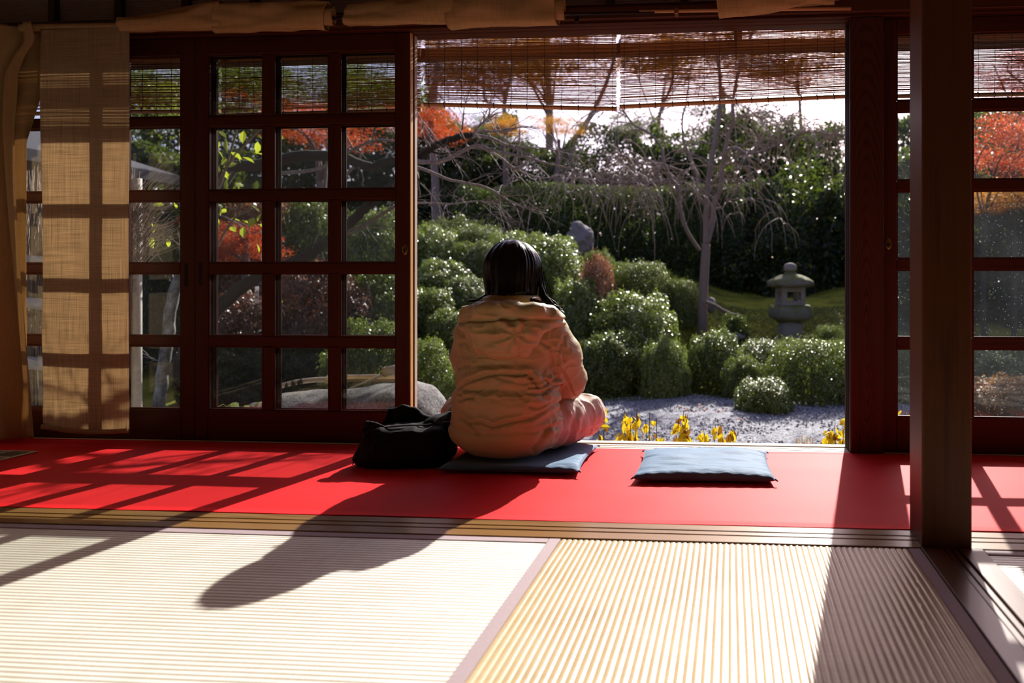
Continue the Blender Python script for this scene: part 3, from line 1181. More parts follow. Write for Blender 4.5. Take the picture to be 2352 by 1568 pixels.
# ------------------------------------------------------------ printed leaflet
M['paper'] = plain('coated_paper', (.62, .62, .58), .4, .4, .05, 20, 0)
lf = empty('leaflet', (-2.85, 2.56, .006), 'printed leaflet with dark pictures lying on the carpet at left', 'leaflet')
MB().box(-2.952, -2.738, 2.40, 2.697, .0062, .0078, 0).build('sheet', M['paper'], lf)
pm = [plain('print_%d' % i, c, .4, .4, .6, 60, 0) for i, c in enumerate(((.10, .09, .08), (.22, .17, .06), (.28, .27, .33)))]
for (a, b, c, d, k) in ((-2.935, -2.85, 2.56, 2.685, 2), (-2.842, -2.755, 2.60, 2.685, 0), (-2.842, -2.755, 2.50, 2.58, 1), (-2.935, -2.855, 2.42, 2.54, 0), (-2.845, -2.755, 2.42, 2.48, 2)):
    MB().box(a, b, c, d, .0079, .0082, 0).build('picture', pm[k], lf)

# ------------------------------------------------------------ seated person
M['skin'] = plain('skin', (.62, .36, .25), .5, .4, .06, 20, .05)
M['eye'] = plain('eye_white', (.8, .8, .78), .2, .5, .02, 5, 0)
M['iris'] = plain('iris_brown', (.03, .015, .01), .2, .5, .1, 5, 0)
M['lip'] = plain('lips', (.5, .16, .14), .4, .4, .05, 20, 0)
M['sock'] = plain('pale_socks', (.6, .57, .52), .9, .2, .1, 60, .2)


def cloth_mat(name, col, rough, spec, sheen, wr):
    m, nt = new_mat(name)
    v = coords(nt)
    n1 = noise_tex(nt, coords(nt, (14, 14, 34)), 1, 3, .6, .8)
    n2 = noise_tex(nt, v, 900, 2, .6)
    c = ramp(nt, noise_tex(nt, v, 6, 3, .5), [(.3, tuple(x * .94 for x in col)), (.7, col)])
    ad = N(nt, 'ShaderNodeMath', operation='MULTIPLY_ADD'); nt.links.new(n2, ad.inputs[0]); ad.inputs[1].default_value = .03; nt.links.new(n1, ad.inputs[2])
    principled(nt, c, rough, spec, bump(nt, ad.outputs[0], wr, .008), 0, sheen)
    return m


M['jacket'] = cloth_mat('beige_padded_fabric', (.42, .315, .150), .5, .35, .15, .35)
M['pants'] = cloth_mat('cream_trouser_fabric', (.60, .47, .38), .75, .25, .2, .25)
m, nt = new_mat('black_hair')
n1 = noise_tex(nt, coords(nt, (260, 260, 5)), 1, 3, .6, .4)
col = ramp(nt, n1, [(.35, (.002, .0015, .0015)), (.8, (.011, .006, .004))])
principled(nt, col, .24, .2, bump(nt, n1, .35, .0015))
M['hair'] = m

person = empty('person', (-.80, 2.68, .045), 'person in beige hooded padded jacket sitting cross-legged on a cushion, seen from behind', 'person')


def sub_mesh(name, fld, mat, sm=2, disp=None, parent=person, smooth=.5):
    V, F = fld.surface()
    V = laplace(V, F, sm, smooth)
    if disp is not None:
        n = vnormals(V, F)
        V = V + n * disp(V, n)[:, None]
    return link(name, np_mesh(name, V, F), mat, parent)


HX, HY, HZ = -.832, 2.745, .728       # head centre
NX = -.828
# --- the body itself, one continuous surface: head with face, neck, trunk, arms, hands, legs, feet
f = Field((-1.28, 2.46, .02), (-.42, 3.12, .86), .0055)
f.ell((HX, HY, HZ + .012), (.076, .094, .092), .02)                              # skull
f.ell((HX + .024, HY + .028, HZ - .045), (.062, .062, .062), .03)                # jaw
f.cap((HX + .008, HY + .075, HZ - .085), (HX + .008, HY + .072, HZ - .086), .018, .018, .03)   # chin
f.path([(HX + .011, HY + .092, HZ + .022), (HX + .013, HY + .108, HZ - .022), (HX + .013, HY + .104, HZ - .03)], [.008, .012, .011], .014)   # nose
for s in (-1, 1):
    f.ell((HX + .004 + s * .074, HY + .004, HZ - .012), (.011, .02, .032), .008)   # ears
    f.ell((HX + .010 + s * .030, HY + .090, HZ + .006), (.016, .012, .012), .01, sub=True)   # eye sockets
    f.cap((HX + .010 + s * .012, HY + .099, HZ + .026), (HX + .01 + s * .045, HY + .086, HZ + .026), .006, .006, .012)   # brows
f.cap((HX + .0, HY - .01, HZ - .08), (NX, 2.715, .56), .052, .056, .03)              # neck
f.path([(NX, 2.715, .54), (-.83, 2.71, .40), (-.835, 2.69, .26), (-.835, 2.68, .15)], [.075, .105, .098, .125], .05)
f.cap((-.955, 2.715, .49), (-.70, 2.715, .49), .062, .062, .05)
arms = {-1: [(-.965, 2.72, .485), (-.995, 2.79, .30), (-.905, 2.965, .215)], 1: [(-.69, 2.72, .485), (-.632, 2.80, .30), (-.745, 2.975, .215)]}
for s, a in arms.items():
    f.cap(a[0], a[1], .046, .040, .03)
    f.cap(a[1], a[2], .038, .026, .02)
    # hand: palm, four curled fingers of different length, thumb from the side
    w = Vector(a[2]); dirn = Vector((-s * .62, .62, -.25)).normalized()
    side = Vector((0, 0, 1)).cross(dirn).normalized()
    up = dirn.cross(side)
    pc = w + dirn * .045
    f.cap(w, w + dirn * .02, .025, .027, .015)
    for q in (-1, -.33, .33, 1):
        f.cap(w + dirn * .02 + side * q * .016, w + dirn * .075 + side * q * .026, .013, .012, .012)
    for i, q in enumerate((-1, -.33, .33, 1)):
        L = (.032, .040, .043, .036)[i]
        b0 = w + dirn * .078 + side * q * .027
        b1 = b0 + dirn * L - up * .006
        b2 = b1 + dirn * L * .45 - up * L * .55
        b3 = b2 - up * L * .45 - dirn * L * .1
        f.path([b0, b1, b2, b3], [.0088, .0082, .0076, .0068], .004)
    t0 = w + dirn * .03 + side * s * .026
    t1 = t0 + dirn * .03 + side * s * .028 - up * .006
    t2 = t1 + dirn * .03 + side * s * .004 - up * .008
    f.path([t0, t1, t2], [.011, .0095, .008], .006)
legs = {-1: [(-.925, 2.70, .135), (-1.095, 2.925, .135), (-.80, 2.985, .085), (-.70, 2.985, .075)], 1: [(-.735, 2.70, .135), (-.592, 2.930, .142), (-.84, 2.935, .085), (-.95, 2.93, .075)]}
for s, a in legs.items():
    f.cap(a[0], a[1], .085, .062, .04)
    f.cap(a[1], a[2], .056, .038, .03)
    f.path([a[2], a[3]], [.036, .030], .02)                                    # foot
body = sub_mesh('body', f, M['skin'], 2)
face = MB()
for s in (-1, 1):
    g = MB().lathe([(.001, -.009), (.007, -.006), (.009, 0), (.007, .006), (.001, .009)], 12)
    o = g.build('eye', M['eye'], body, True)
    o.location = (HX + .010 + s * .030, HY + .083, HZ + .006)
    g = MB().lathe([(.0045, 0), (.0035, .0012), (.001, .0016)], 12)
    i = g.build('iris', M['iris'], body, True)
    i.location = (HX + .010 + s * .030, HY + .0915, HZ + .005); i.rotation_euler = (-PI / 2, 0, 0)
g = MB().tube([(HX - .012, HY + .094, HZ - .056), (HX + .009, HY + .100, HZ - .055), (HX + .03, HY + .093, HZ - .056)], [.003, .006, .003], 8)
o = g.build('lips', M['lip'], body, True)

# --- padded jacket with sleeves
f = Field((-1.10, 2.42, .035), (-.50, 3.05, .66), .0038)
f.ell((-.838, 2.672, .128), (.208, .162, .104), .04)
f.ell((-.836, 2.665, .235), (.198, .150, .11), .05)
f.ell((-.834, 2.69, .33), (.190, .148, .11), .05)
f.ell((-.83, 2.70, .43), (.190, .135, .115), .05)
f.cap((-.955, 2.705, .482), (-.70, 2.705, .480), .078, .078, .05)
f.cap((NX, 2.712, .50), (NX, 2.712, .575), .10, .082, .05)
for s, a in arms.items():
    f.path([a[0], ((a[0][0] + a[1][0]) / 2 + s * .008, (a[0][1] + a[1][1]) / 2 - .005, (a[0][2] + a[1][2]) / 2), a[1]], [.078, .080, .068], .030)
    f.path([a[1], tuple(Vector(a[1]).lerp(Vector(a[2]), .5)), tuple(Vector(a[1]).lerp(Vector(a[2]), .93))], [.068, .060, .046], .02)
f.cut(lambda x, y, z: .062 - ((x - NX) ** 2 + (y - 2.725) ** 2) ** .5 - np.where(z < .585, 9, 0))   # neck opening


def sstep_(a, b, x):
    t = np.clip((x - a) / (b - a), 0, 1)
    return t * t * (3 - 2 * t)


def wrinkle(P, seed):
    """Cloth folds: rounded ridges with pinched creases."""
    a = noise(P, seed)
    return 1 - 2 * np.abs(a) ** .75


CREASES = [        # photographed fold lines on the back: pixels, distance, depth, width
    ([(1056, 886), (1084, 873), (1119, 861), (1154, 857), (1186, 860), (1214, 860), (1219, 868)], 2.56, .012, .0065),
    ([(1214, 867), (1225, 871), (1232, 888)], 2.57, .010, .005), ([(1219, 888), (1240, 891), (1262, 877)], 2.58, .010, .005),
    ([(1251, 873), (1267, 890)], 2.60, .010, .004), ([(1084, 969), (1114, 965), (1140, 975), (1175, 966), (1218, 960), (1240, 951), (1260, 938), (1273, 936)], 2.55, .010, .006),
    ([(1051, 958), (1073, 960), (1093, 975), (1108, 991)], 2.56, .008, .006), ([(1060, 919), (1075, 912), (1093, 910)], 2.56, .006, .006), ([(1058, 906), (1073, 914)], 2.56, .006, .006),
    ([(1273, 982), (1277, 997), (1270, 1021)], 2.60, .010, .006), ([(1257, 984), (1240, 1014), (1223, 1035)], 2.58, .010, .007), ([(1284, 969), (1277, 988)], 2.62, .008, .005),
    ([(1150, 866), (1176, 872), (1205, 880), (1228, 880)], 2.56, .006, .007), ([(1222, 900), (1245, 905), (1262, 893)], 2.59, .007, .006), ([(1225, 928), (1240, 935), (1262, 925)], 2.59, .007, .006),
    ([(1272, 804), (1276, 834), (1275, 871), (1267, 889)], 2.66, .009, .006), ([(1292, 832), (1305, 860), (1312, 893), (1315, 919)], 2.74, .006, .004),
    ([(1272, 804), (1255, 792), (1240, 780)], 2.62, .006, .006), ([(1290, 790), (1282, 812), (1284, 830)], 2.68, .006, .005), ([(1300, 770), (1296, 800), (1300, 825)], 2.70, .006, .005),
    ([(1040, 850), (1058, 840), (1080, 838)], 2.58, .005, .008), ([(1048, 790), (1066, 786), (1078, 796)], 2.60, .005, .006), ([(1100, 840), (1130, 836), (1170, 838)], 2.55, .004, .008),
]


def crease(V, n):
    d = np.zeros(len(V))
    ok = (n[:, 1] < .45)
    X, Zz = V[:, 0], V[:, 2]
    for (pp, y, dep, w) in CREASES:
        q = [at(a, b, y) for a, b in pp]
        best = np.full(len(V), 9.0); sg = np.zeros(len(V))
        for a, b in zip(q[:-1], q[1:]):
            ax, az, bx, bz = a.x, a.z, b.x - a.x, b.z - a.z
            L = math.hypot(bx, bz) + 1e-9
            t = np.clip(((X - ax) * bx + (Zz - az) * bz) / L ** 2, 0, 1)
            e = np.hypot(X - ax - t * bx, Zz - az - t * bz)
            s = ((X - ax) * -bz + (Zz - az) * bx) / L
            m_ = e < best
            best[m_] = e[m_]; sg[m_] = np.sign(s[m_])
        s = best * np.where(sg == 0, 1, sg)
        d += ok * (-dep * np.exp(-(best / w) ** 2) + dep * .55 * np.exp(-((s - w * 2.2) / (w * 1.6)) ** 2) * (best < .05) + dep * .25 * np.exp(-((s + w * 2.4) / (w * 1.8)) ** 2) * (best < .05))
    return d


def jacket_disp(V, n):
    x, y, z = V[:, 0], V[:, 1], V[:, 2]
    d = np.zeros(len(V))
    back = np.clip((2.76 - y) / .08, 0, 1)
    wob = .008 * noise(V * [9, 5, 0], 21) + .004 * noise(V * [26, 9, 0], 24)
    tor = np.clip(1 - (np.abs(x + .836) - .19) / .03, 0, 1)
    prev = None
    for (z0, dep, wd) in ((.276, .012, .010), (.150, .011, .008)):
        zz = z - (z0 + wob + .020 * (1 - ((x + .85) / .22) ** 2) * (1 if z0 > .2 else -.35))
        d -= dep * np.exp(-(zz / wd) ** 2) * tor
        d += .007 * np.exp(-((zz - .034) / .03) ** 2) * tor + .003 * np.exp(-((zz + .036) / .03) ** 2) * tor
    d += .0050 * wrinkle(V * [6, 6, 15] + noise(V * 5, 2)[:, None] * .8, 31)
    d += .0032 * wrinkle(V * [16, 16, 36] + noise(V * 9, 3)[:, None] * 1.1, 33) * 1.4 * (.4 + .6 * sstep_(.10, .2, z))
    for z0, am in ((.270, .006), (.150, .005)):      # short sharp tucks along the two quilting seams
        zz = z - z0 - wob
        d += am * wrinkle(V * [30, 12, 46] + noise(V * 13, 7)[:, None] * 1.2, 36) * np.exp(-(zz / .03) ** 2) * tor
    # pulled folds radiating below the right armpit and at the waist on the right
    ang = np.arctan2(z - .40, x + .66)
    rr = np.sqrt((z - .40) ** 2 + (x + .66) ** 2)
    d += .0045 * np.sin(ang * 7 + 5 * noise(V * 11, 5)) * np.exp(-((rr - .10) / .06) ** 2) * back
    ang = np.arctan2(z - .235, x + .655)
    rr = np.sqrt((z - .235) ** 2 + (x + .655) ** 2)
    d += .0055 * np.sin(ang * 6 + 4 * noise(V * 12, 6)) * np.exp(-((rr - .07) / .05) ** 2) * back
    d = d * .5 + crease(V, n)
    # hem gathered in, sleeve seams
    d -= .006 * np.exp(-((x - (-.66 + .05 * (z - .4))) / .006) ** 2) * (z > .30) * back
    d -= .006 * np.exp(-((x + 1.0) / .006) ** 2) * (z > .30) * back
    return d


jacket = sub_mesh('jacket', f, M['jacket'], 3, jacket_disp)

# --- hood lying on the back: a bag below, a padded roll above
f = Field((-1.04, 2.45, .36), (-.58, 2.82, .66), .004)
f.ell((-.818, 2.582, .486), (.132, .080, .094), .02)
f.ell((-.818, 2.596, .520), (.168, .080, .050), .03)
hood_pts = [(-.985, 2.675, .520), (-.955, 2.610, .548), (-.88, 2.560, .568), (-.80, 2.554, .572), (-.71, 2.570, .566), (-.655, 2.620, .552), (-.640, 2.68, .535)]
f.path(hood_pts, [.030, .036, .037, .037, .037, .034, .026], .012)


def hood_disp(V, n):
    x, y, z = V[:, 0], V[:, 1], V[:, 2]
    seam = .534 + .012 * (1 - ((x + .82) / .17) ** 2) + .006 * (x + .82) / .17
    d = -.013 * np.exp(-((z - seam) / .006) ** 2)
    d += .006 * wrinkle(V * [9, 9, 20] + noise(V * 7, 12)[:, None] * .6, 41) + .0032 * wrinkle(V * [26, 20, 30], 42)
    d -= .006 * np.exp(-((x + .90 + .25 * (z - .45)) / .004) ** 2) * (z < seam - .01)
    d -= .006 * np.exp(-((x + .742 - .25 * (z - .45)) / .004) ** 2) * (z < seam - .01)
    d -= .004 * np.exp(-((z - .425) / .004) ** 2) * (np.abs(x + .82) < .085)
    ang = np.arctan2(z - .49, x + .755)
    rr = np.hypot(z - .49, x + .755)
    d += .005 * np.sin(ang * 7 + 4 * noise(V * 14, 44)) * np.exp(-((rr - .05) / .035) ** 2) * (z < seam - .008)
    return d


hood = sub_mesh('hood', f, M['jacket'], 2, hood_disp)
# --- stand-up collar behind the neck
f = Field((-.98, 2.58, .50), (-.68, 2.86, .66), .005)
cp = []
for i in range(11):
    a = PI * (1.0 + i / 10) + 0
    cp.append((NX + .098 * math.cos(a) , 2.735 + .098 * math.sin(a), .560 + .008 * math.sin(i / 10 * PI)))
f.path(cp, [.022] * 11, .01)
f.path([(p[0] * .93 + NX * .07, p[1] * .93 + 2.735 * .07, p[2] + .04) for p in cp], [.016] * 11, .03)
collar = sub_mesh('collar', f, M['jacket'], 2, lambda V, n: .004 * wrinkle(V * [16, 16, 30], 51))

# --- trousers
f = Field((-1.26, 2.50, .035), (-.46, 3.08, .30), .0055)
f.ell((-.835, 2.68, .12), (.17, .14, .085), .03)
for s, a in legs.items():
    f.path([a[0], tuple(Vector(a[0]).lerp(Vector(a[1]), .55)), a[1]], [.096, .090, .079], .03)
    f.path([a[1], tuple(Vector(a[1]).lerp(Vector(a[2]), .55)), a[2]], [.077, .062, .050], .025)
f.cut(lambda x, y, z: .050 - z)


def pants_disp(V, n):
    x, y, z = V[:, 0], V[:, 1], V[:, 2]
    d = .005 * wrinkle(V * [10, 16, 12], 61) + .003 * wrinkle(V * [26, 40, 22], 62)
    for s, a in legs.items():
        k, h = Vector(a[1]), Vector(a[0])
        u = ((V - np.array(h)) @ np.array((k - h).normalized()))
        d += .005 * np.sin(u * 95 + 4 * noise(V * 9, 63)) * np.exp(-((u - .11) / .07) ** 2)
    d -= .004 * np.exp(-((z - .098) / .0035) ** 2) * (y < 2.98) * (x > -.66)
    return d


sub_mesh('trousers', f, M['pants'], 2, pants_disp)
for s, a in legs.items():
    f = Field(np.minimum(a[2], a[3]) - .07, np.maximum(a[2], a[3]) + .07, .005)
    f.path([tuple(Vector(a[2]).lerp(Vector(a[3]), .05)), a[3]], [.041, .036], .02)
    sub_mesh('sock', f, M['sock'], 1)

# --- hair: one full cap with a straight cut, plus a blown lock at the right
f = Field((-1.0, 2.58, .58), (-.55, 2.9, .87), .005)
f.ell((HX, HY - .004, HZ + .004), (.101, .112, .104), .02)
f.path([(HX, HY - .018, HZ), (HX + .004, HY - .03, .64)], [.098, .090], .03)
f.path([(HX - .05, HY - .005, HZ), (HX - .045, HY - .012, .63)], [.055, .050], .03)
f.path([(HX + .050, HY + .01, HZ + .01), (HX + .044, HY + .0, HZ - .03)], [.050, .038], .03)
f.cut(lambda x, y, z: .622 + .010 * np.sin((x - HX) * 20) - z)                      # blunt lower edge
f.ell((HX + .012, HY + .085, HZ - .045), (.068, .060, .088), .01, sub=True)         # face left free
f.cut(lambda x, y, z: np.where((z < HZ + .05) & (y > HY + .062), y - (HY + .062), -9))


def hair_disp(V, n):
    a = np.arctan2(V[:, 1] - HY, V[:, 0] - HX)
    return .0009 * np.sin(a * 46 + 5 * noise(V * [0, 0, 7] + a[:, None] * 2, 71)) + .0030 * noise(np.stack([a * 9, V[:, 2] * 3, 0 * a], 1), 72)


hair = sub_mesh('hair', f, M['hair'], 2, hair_disp)
rng = random.Random(5)
g = MB()
for i in range(46):                    # lock swept out to the right, ending over the hood
    t = rng.random()
    p0 = Vector((HX + .080 + .012 * rng.random(), HY - .01 + .05 * t, HZ + .03 + .03 * rng.random()))
    p1 = Vector((HX + .102 + .008 * rng.uniform(-1, 1), HY - .002 + .05 * t, HZ - .045))
    p2 = Vector((HX + .112 + .014 * rng.uniform(-1, 1), HY - .010 + .03 * t, .62 + .010 * rng.uniform(-1, 1)))
    p3 = Vector((-.690 + .022 * rng.uniform(-1, 1), 2.725 + .02 * t, .592 + .010 * rng.uniform(-1, 1)))
    p4 = Vector((-.648 + .018 * rng.uniform(-1, 1), 2.735 + .02 * t, .572 + .012 * rng.uniform(-1, 1)))
    g.tube([p0, p1, p2, p3, p4], [.003, .0042, .0042, .0032, .0006], 5, False)
for i in range(16):
    p0 = Vector((HX + .05 + .02 * rng.random(), HY - .07 + .02 * rng.random(), .66))
    p1 = Vector((HX + .062 + .012 * rng.random(), HY - .075, .622))
    p2 = Vector((-.745 + .03 * rng.random(), 2.655, .607 + .006 * rng.random()))
    p3 = Vector((-.705 + .03 * rng.random(), 2.66, .597 + .008 * rng.random()))
    g.tube([p0, p1, p2, p3], [.003, .003, .0025, .0005], 5, False)
for i in range(9):
    p0 = Vector((-.925, 2.70, .628)); p1 = Vector((-.955, 2.70, .606 + .006 * rng.random())); p2 = Vector((-.985 - .014 * rng.random(), 2.70, .598 + .012 * rng.random()))
    g.tube([p0, p1, p2], [.004, .003, .0005], 5, False)
g.build('loose_locks', M['hair'], hair, True, kind='stuff')
g = MB()
for i in range(420):                   # separate hairs over the cap
    a = rng.uniform(-PI * 1.0, PI * .08) - .1
    c, s = math.cos(a), math.sin(a)
    pts = []
    zlow = .628 if s < .1 else HZ
    for k in range(9):
        t = k / 8
        if t < .5:
            e = (1 - t * 2) * PI / 2 * .96
            q = Vector((HX + .1035 * c * math.cos(e), HY - .004 + .1145 * s * math.cos(e), HZ + .004 + .1065 * math.sin(e)))
        else:
            z = HZ + (zlow - HZ) * (t - .5) * 2
            w = 1 - .10 * (t - .5) * 2
            q = Vector((HX + .1035 * c * w, HY - .006 - .012 * (t - .5) + .1145 * s * w, z))
        q += Vector((rng.uniform(-1, 1), rng.uniform(-1, 1), 0)) * .0012
        pts.append(q)
    g.tube(pts, [.0009] * 8 + [.0004], 3, False)
for i in range(26):                    # stray hairs catching the light
    a = rng.uniform(-.6, .5)
    p0 = Vector((HX + .1 * math.cos(a), HY + .1 * math.sin(a), HZ + .02))
    pts = [p0]
    for k in range(5):
        p0 = p0 + Vector((rng.uniform(.002, .016), rng.uniform(-.008, .008), -.024 + rng.uniform(-.004, .004)))
        pts.append(p0)
    g.tube(pts, .00045, 3, False)
o = g.build('fine_hairs', M['hair'], hair, True, kind='stuff')

# ------------------------------------------------------------ black shoulder bag beside the person
M['bag'] = plain('black_canvas', (.004, .0035, .004), .8, .12, .2, 40, .3, .001, 0)
M['bagtrim'] = plain('black_piping', (.02, .018, .018), .5, .4, .1, 40, .1)
M['steel'] = plain('steel_stud', (.6, .6, .6), .25, .5, .05, 10, 0, .001, 0, 1)
bag = empty('shoulder_bag', (-1.2, 2.7, .006), 'slouching black cloth bag with a knotted strap left of the seated person', 'bag')
f = Field((-1.42, 2.46, .002), (-.98, 2.93, .27), .006)
f.rbox((-1.20, 2.65, .07), (.155, .105, .070), .045, .03)
f.ell((-1.21, 2.63, .06), (.165, .12, .058), .03)
f.path([(-1.345, 2.58, .03), (-1.30, 2.58, .03), (-1.10, 2.60, .03)], [.026, .04, .04], .03)
f.path([(-1.10, 2.68, .12), (-1.06, 2.75, .15)], [.05, .035], .03)
f.cut(lambda x, y, z: .007 - z)
sub_mesh('bag_body', f, M['bag'], 2, lambda V, n: .006 * wrinkle(V * [9, 9, 12], 81) + .003 * wrinkle(V * [24, 24, 24], 82), bag)
f = Field((-1.40, 2.60, .08), (-.98, 2.93, .25), .005)
f.path([(-1.325, 2.70, .125), (-1.30, 2.72, .178), (-1.262, 2.73, .192), (-1.215, 2.73, .180), (-1.17, 2.73, .152), (-1.13, 2.74, .145), (-1.09, 2.765, .165), (-1.055, 2.79, .20)], [.010, .013, .013, .013, .013, .012, .012, .010], .012)
f.path([(-1.29, 2.72, .14), (-1.26, 2.725, .155), (-1.20, 2.725, .14), (-1.13, 2.735, .12)], [.02, .028, .022, .02], .02)
sub_mesh('rear_flap', f, M['bag'], 1, lambda V, n: .003 * wrinkle(V * 18, 83), bag)
MB().tube([(-1.315, 2.60, .125), (-1.27, 2.595, .143), (-1.20, 2.60, .150), (-1.12, 2.62, .150), (-1.05, 2.66, .155)], .0028, 8).build('rim_piping', M['bagtrim'], bag, True)
MB().tube([(-1.10, 2.70, .150), (-1.07, 2.72, .172), (-1.045, 2.74, .188)], .0028, 8).build('rim_piping', M['bagtrim'], bag, True)
f = Field((-1.40, 2.55, .08), (-1.24, 2.70, .19), .004)
f.path([(-1.345, 2.615, .150), (-1.325, 2.605, .152), (-1.305, 2.60, .150), (-1.275, 2.595, .146)], [.014, .011, .010, .006], .006)
f.path([(-1.325, 2.600, .140), (-1.305, 2.592, .133), (-1.310, 2.590, .120)], [.010, .010, .012], .005)
f.path([(-1.335, 2.600, .145), (-1.345, 2.592, .132)], [.008, .009], .004)
sub_mesh('strap_knot', f, M['bag'], 1, None, bag)
for p in ((-1.318, 2.578, .128), (-1.288, 2.553, .110)):
    MB().lathe([(.0028, -.001), (.0026, .001), (.001, .002)], 10, p).build('stud', M['steel'], bag, True)
MB().tube([(-1.345, 2.60, .135), (-1.362, 2.575, .06), (-1.372, 2.56, .012)], [.003, .0025, .0022], 6).build('side_cord', M['bagtrim'], bag, True)

# ------------------------------------------------------------ garden: ground
GZ = -.45


def sstep(a, b, x):
    t = np.clip((x - a) / (b - a), 0, 1)
    return t * t * (3 - 2 * t)


def edge_y(x):      # where the gravel ends and the planted bank begins
    return 6.75 + .35 * np.sin(x * .8 + 1.2) + np.where(x > 1.0, -.25 * (x - 1.0), 0) + np.where(x < -1.6, -.9 * sstep(-1.6, -3.0, x), 0)


def ground_z(x, y):
    x = np.asarray(x, float); y = np.asarray(y, float)
    left = 1 - sstep(-1.6, .6, x)
    h = .30 + .38 * left
    r = sstep(0, 3.6, y - edge_y(x) - .25)
    z = GZ + r * (.50 + h) + np.clip(y - 10.5, 0, 3) * .12
    P = np.stack([x * .9, y * .9, 0 * x], -1).reshape(-1, 3)
    return z + (noise(P, 101) * .06).reshape(x.shape) * sstep(-.2, .8, y - edge_y(x))


gx, gy = np.meshgrid(np.linspace(-9, 8, 150), np.concatenate([np.linspace(3.0, 12, 150), np.linspace(12.3, 40, 30)]), indexing='ij')
P = np.stack([gx.ravel(), gy.ravel(), ground_z(gx, gy).ravel()], 1)
far = np.clip(P[:, 1] - 14, 0, 40)
P[:, 2] += far * .03
nxg, nyg = gx.shape
i = (np.arange(nxg - 1)[:, None] * nyg + np.arange(nyg - 1)[None]).ravel()
m, nt = new_mat('moss_and_earth')
v = coords(nt)
n1 = noise_tex(nt, v, 2.2, 6, .65)
n2 = noise_tex(nt, v, 60, 4, .7)
ad = N(nt, 'ShaderNodeMath', operation='MULTIPLY_ADD'); nt.links.new(n2, ad.inputs[0]); ad.inputs[1].default_value = .35; nt.links.new(n1, ad.inputs[2])
col = ramp(nt, ad.outputs[0], [(.45, (.10, .07, .03)), (.6, (.16, .16, .02)), (.72, (.28, .27, .03)), (.88, (.34, .31, .05))])
principled(nt, col, .95, .1, bump(nt, ad.outputs[0], .6, .02))
M['moss'] = m
ground = link('ground', np_mesh('ground', P, np.stack([i, i + nyg, i + nyg + 1, i + 1], 1)), M['moss'])
ground['kind'] = 'structure'

m, nt = new_mat('raked_gravel')
v = coords(nt)
vo = N(nt, 'ShaderNodeTexVoronoi'); vo.inputs['Scale'].default_value = 70
nt.links.new(v, vo.inputs['Vector'])
sep = N(nt, 'ShaderNodeSeparateColor'); nt.links.new(vo.outputs['Color'], sep.inputs[0])
big = noise_tex(nt, v, 3, 3, .6)
ad = N(nt, 'ShaderNodeMath', operation='MULTIPLY_ADD'); nt.links.new(big, ad.inputs[0]); ad.inputs[1].default_value = .5; nt.links.new(sep.outputs[0], ad.inputs[2])
col = ramp(nt, ad.outputs[0], [(.2, (.13, .13, .15)), (.7, (.27, .27, .305)), (1.15, (.44, .44, .47))])
principled(nt, col, .8, .3, bump(nt, vo.outputs['Distance'], .8, .02))
M['gravel'] = m
gx, gy = np.meshgrid(np.linspace(-6.5, 7, 140), np.linspace(0, 1, 60), indexing='ij')
ey = edge_y(gx) + .12 * noise(np.stack([gx.ravel() * 2.2, 0 * gx.ravel(), 0 * gx.ravel()], 1), 102).reshape(gx.shape)
Y = 3.2 + (ey - 3.2) * gy
Z = GZ + .045 + .018 * noise(np.stack([gx.ravel() * 2, Y.ravel() * 3.5, 0 * gx.ravel()], 1), 103).reshape(gx.shape)
P = np.stack([gx.ravel(), Y.ravel(), Z.ravel()], 1)
i = (np.arange(139)[:, None] * 60 + np.arange(59)[None]).ravel()
gravel = link('gravel_bed', np_mesh('gravel_bed', P, np.stack([i, i + 60, i + 61, i + 1], 1)), M['gravel'])
gravel['kind'] = 'structure'
rs = np.random.default_rng(7)
# loose pebbles on top, so the bed has real relief
n = 9000
px_ = rs.uniform(-1.5, 3.2, n); py_ = rs.uniform(3.9, 7.0, n)
k = py_ < edge_y(px_) - .1
px_, py_ = px_[k], py_[k]
sz = rs.uniform(.006, .013, len(px_))
oc = np.array([(1, 0, 0), (-1, 0, 0), (0, 1, 0), (0, -1, 0), (0, 0, 1), (0, 0, -1)], float)
of = np.array([(0, 2, 4), (2, 1, 4), (1, 3, 4), (3, 0, 4), (2, 0, 5), (1, 2, 5), (3, 1, 5), (0, 3, 5)])
C = np.stack([px_, py_, np.full(len(px_), GZ + .049) + rs.uniform(-.006, .012, len(px_))], 1)
V = (C[:, None] + oc[None] * (sz[:, None, None] * rs.uniform(.6, 1.2, (len(px_), 6, 1))) * np.array([1, 1, .7])).reshape(-1, 3)
F = (of[None] + (np.arange(len(px_)) * 6)[:, None, None]).reshape(-1, 3)
o = link('gravel_grains', np_mesh('gravel_grains', V, F, False), M['gravel'], gravel)
o['kind'] = 'stuff'

# ------------------------------------------------------------ foliage meshes
G_AZ = [(0, (.06, .075, .012)), (.45, (.11, .135, .022)), (.8, (.18, .20, .035)), (1, (.28, .25, .06))]
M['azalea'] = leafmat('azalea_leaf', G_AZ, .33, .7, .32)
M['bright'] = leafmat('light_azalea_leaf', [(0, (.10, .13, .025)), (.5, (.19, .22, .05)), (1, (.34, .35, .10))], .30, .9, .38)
M['olive'] = leafmat('olive_clipped_leaf', [(0, (.07, .085, .018)), (.5, (.12, .14, .03)), (1, (.20, .18, .045))], .45, .4, .28)
M['redbush'] = leafmat('reddening_leaf', [(0, (.10, .12, .03)), (.35, (.22, .18, .06)), (.65, (.55, .20, .12)), (1, (.80, .60, .48))], .35, .6, .3, (.5, .15, .05))
M['purple'] = leafmat('purple_brown_leaf', [(0, (.06, .05, .025)), (.5, (.16, .085, .055)), (1, (.28, .13, .08))], .35, .5, .25, (.4, .12, .05))
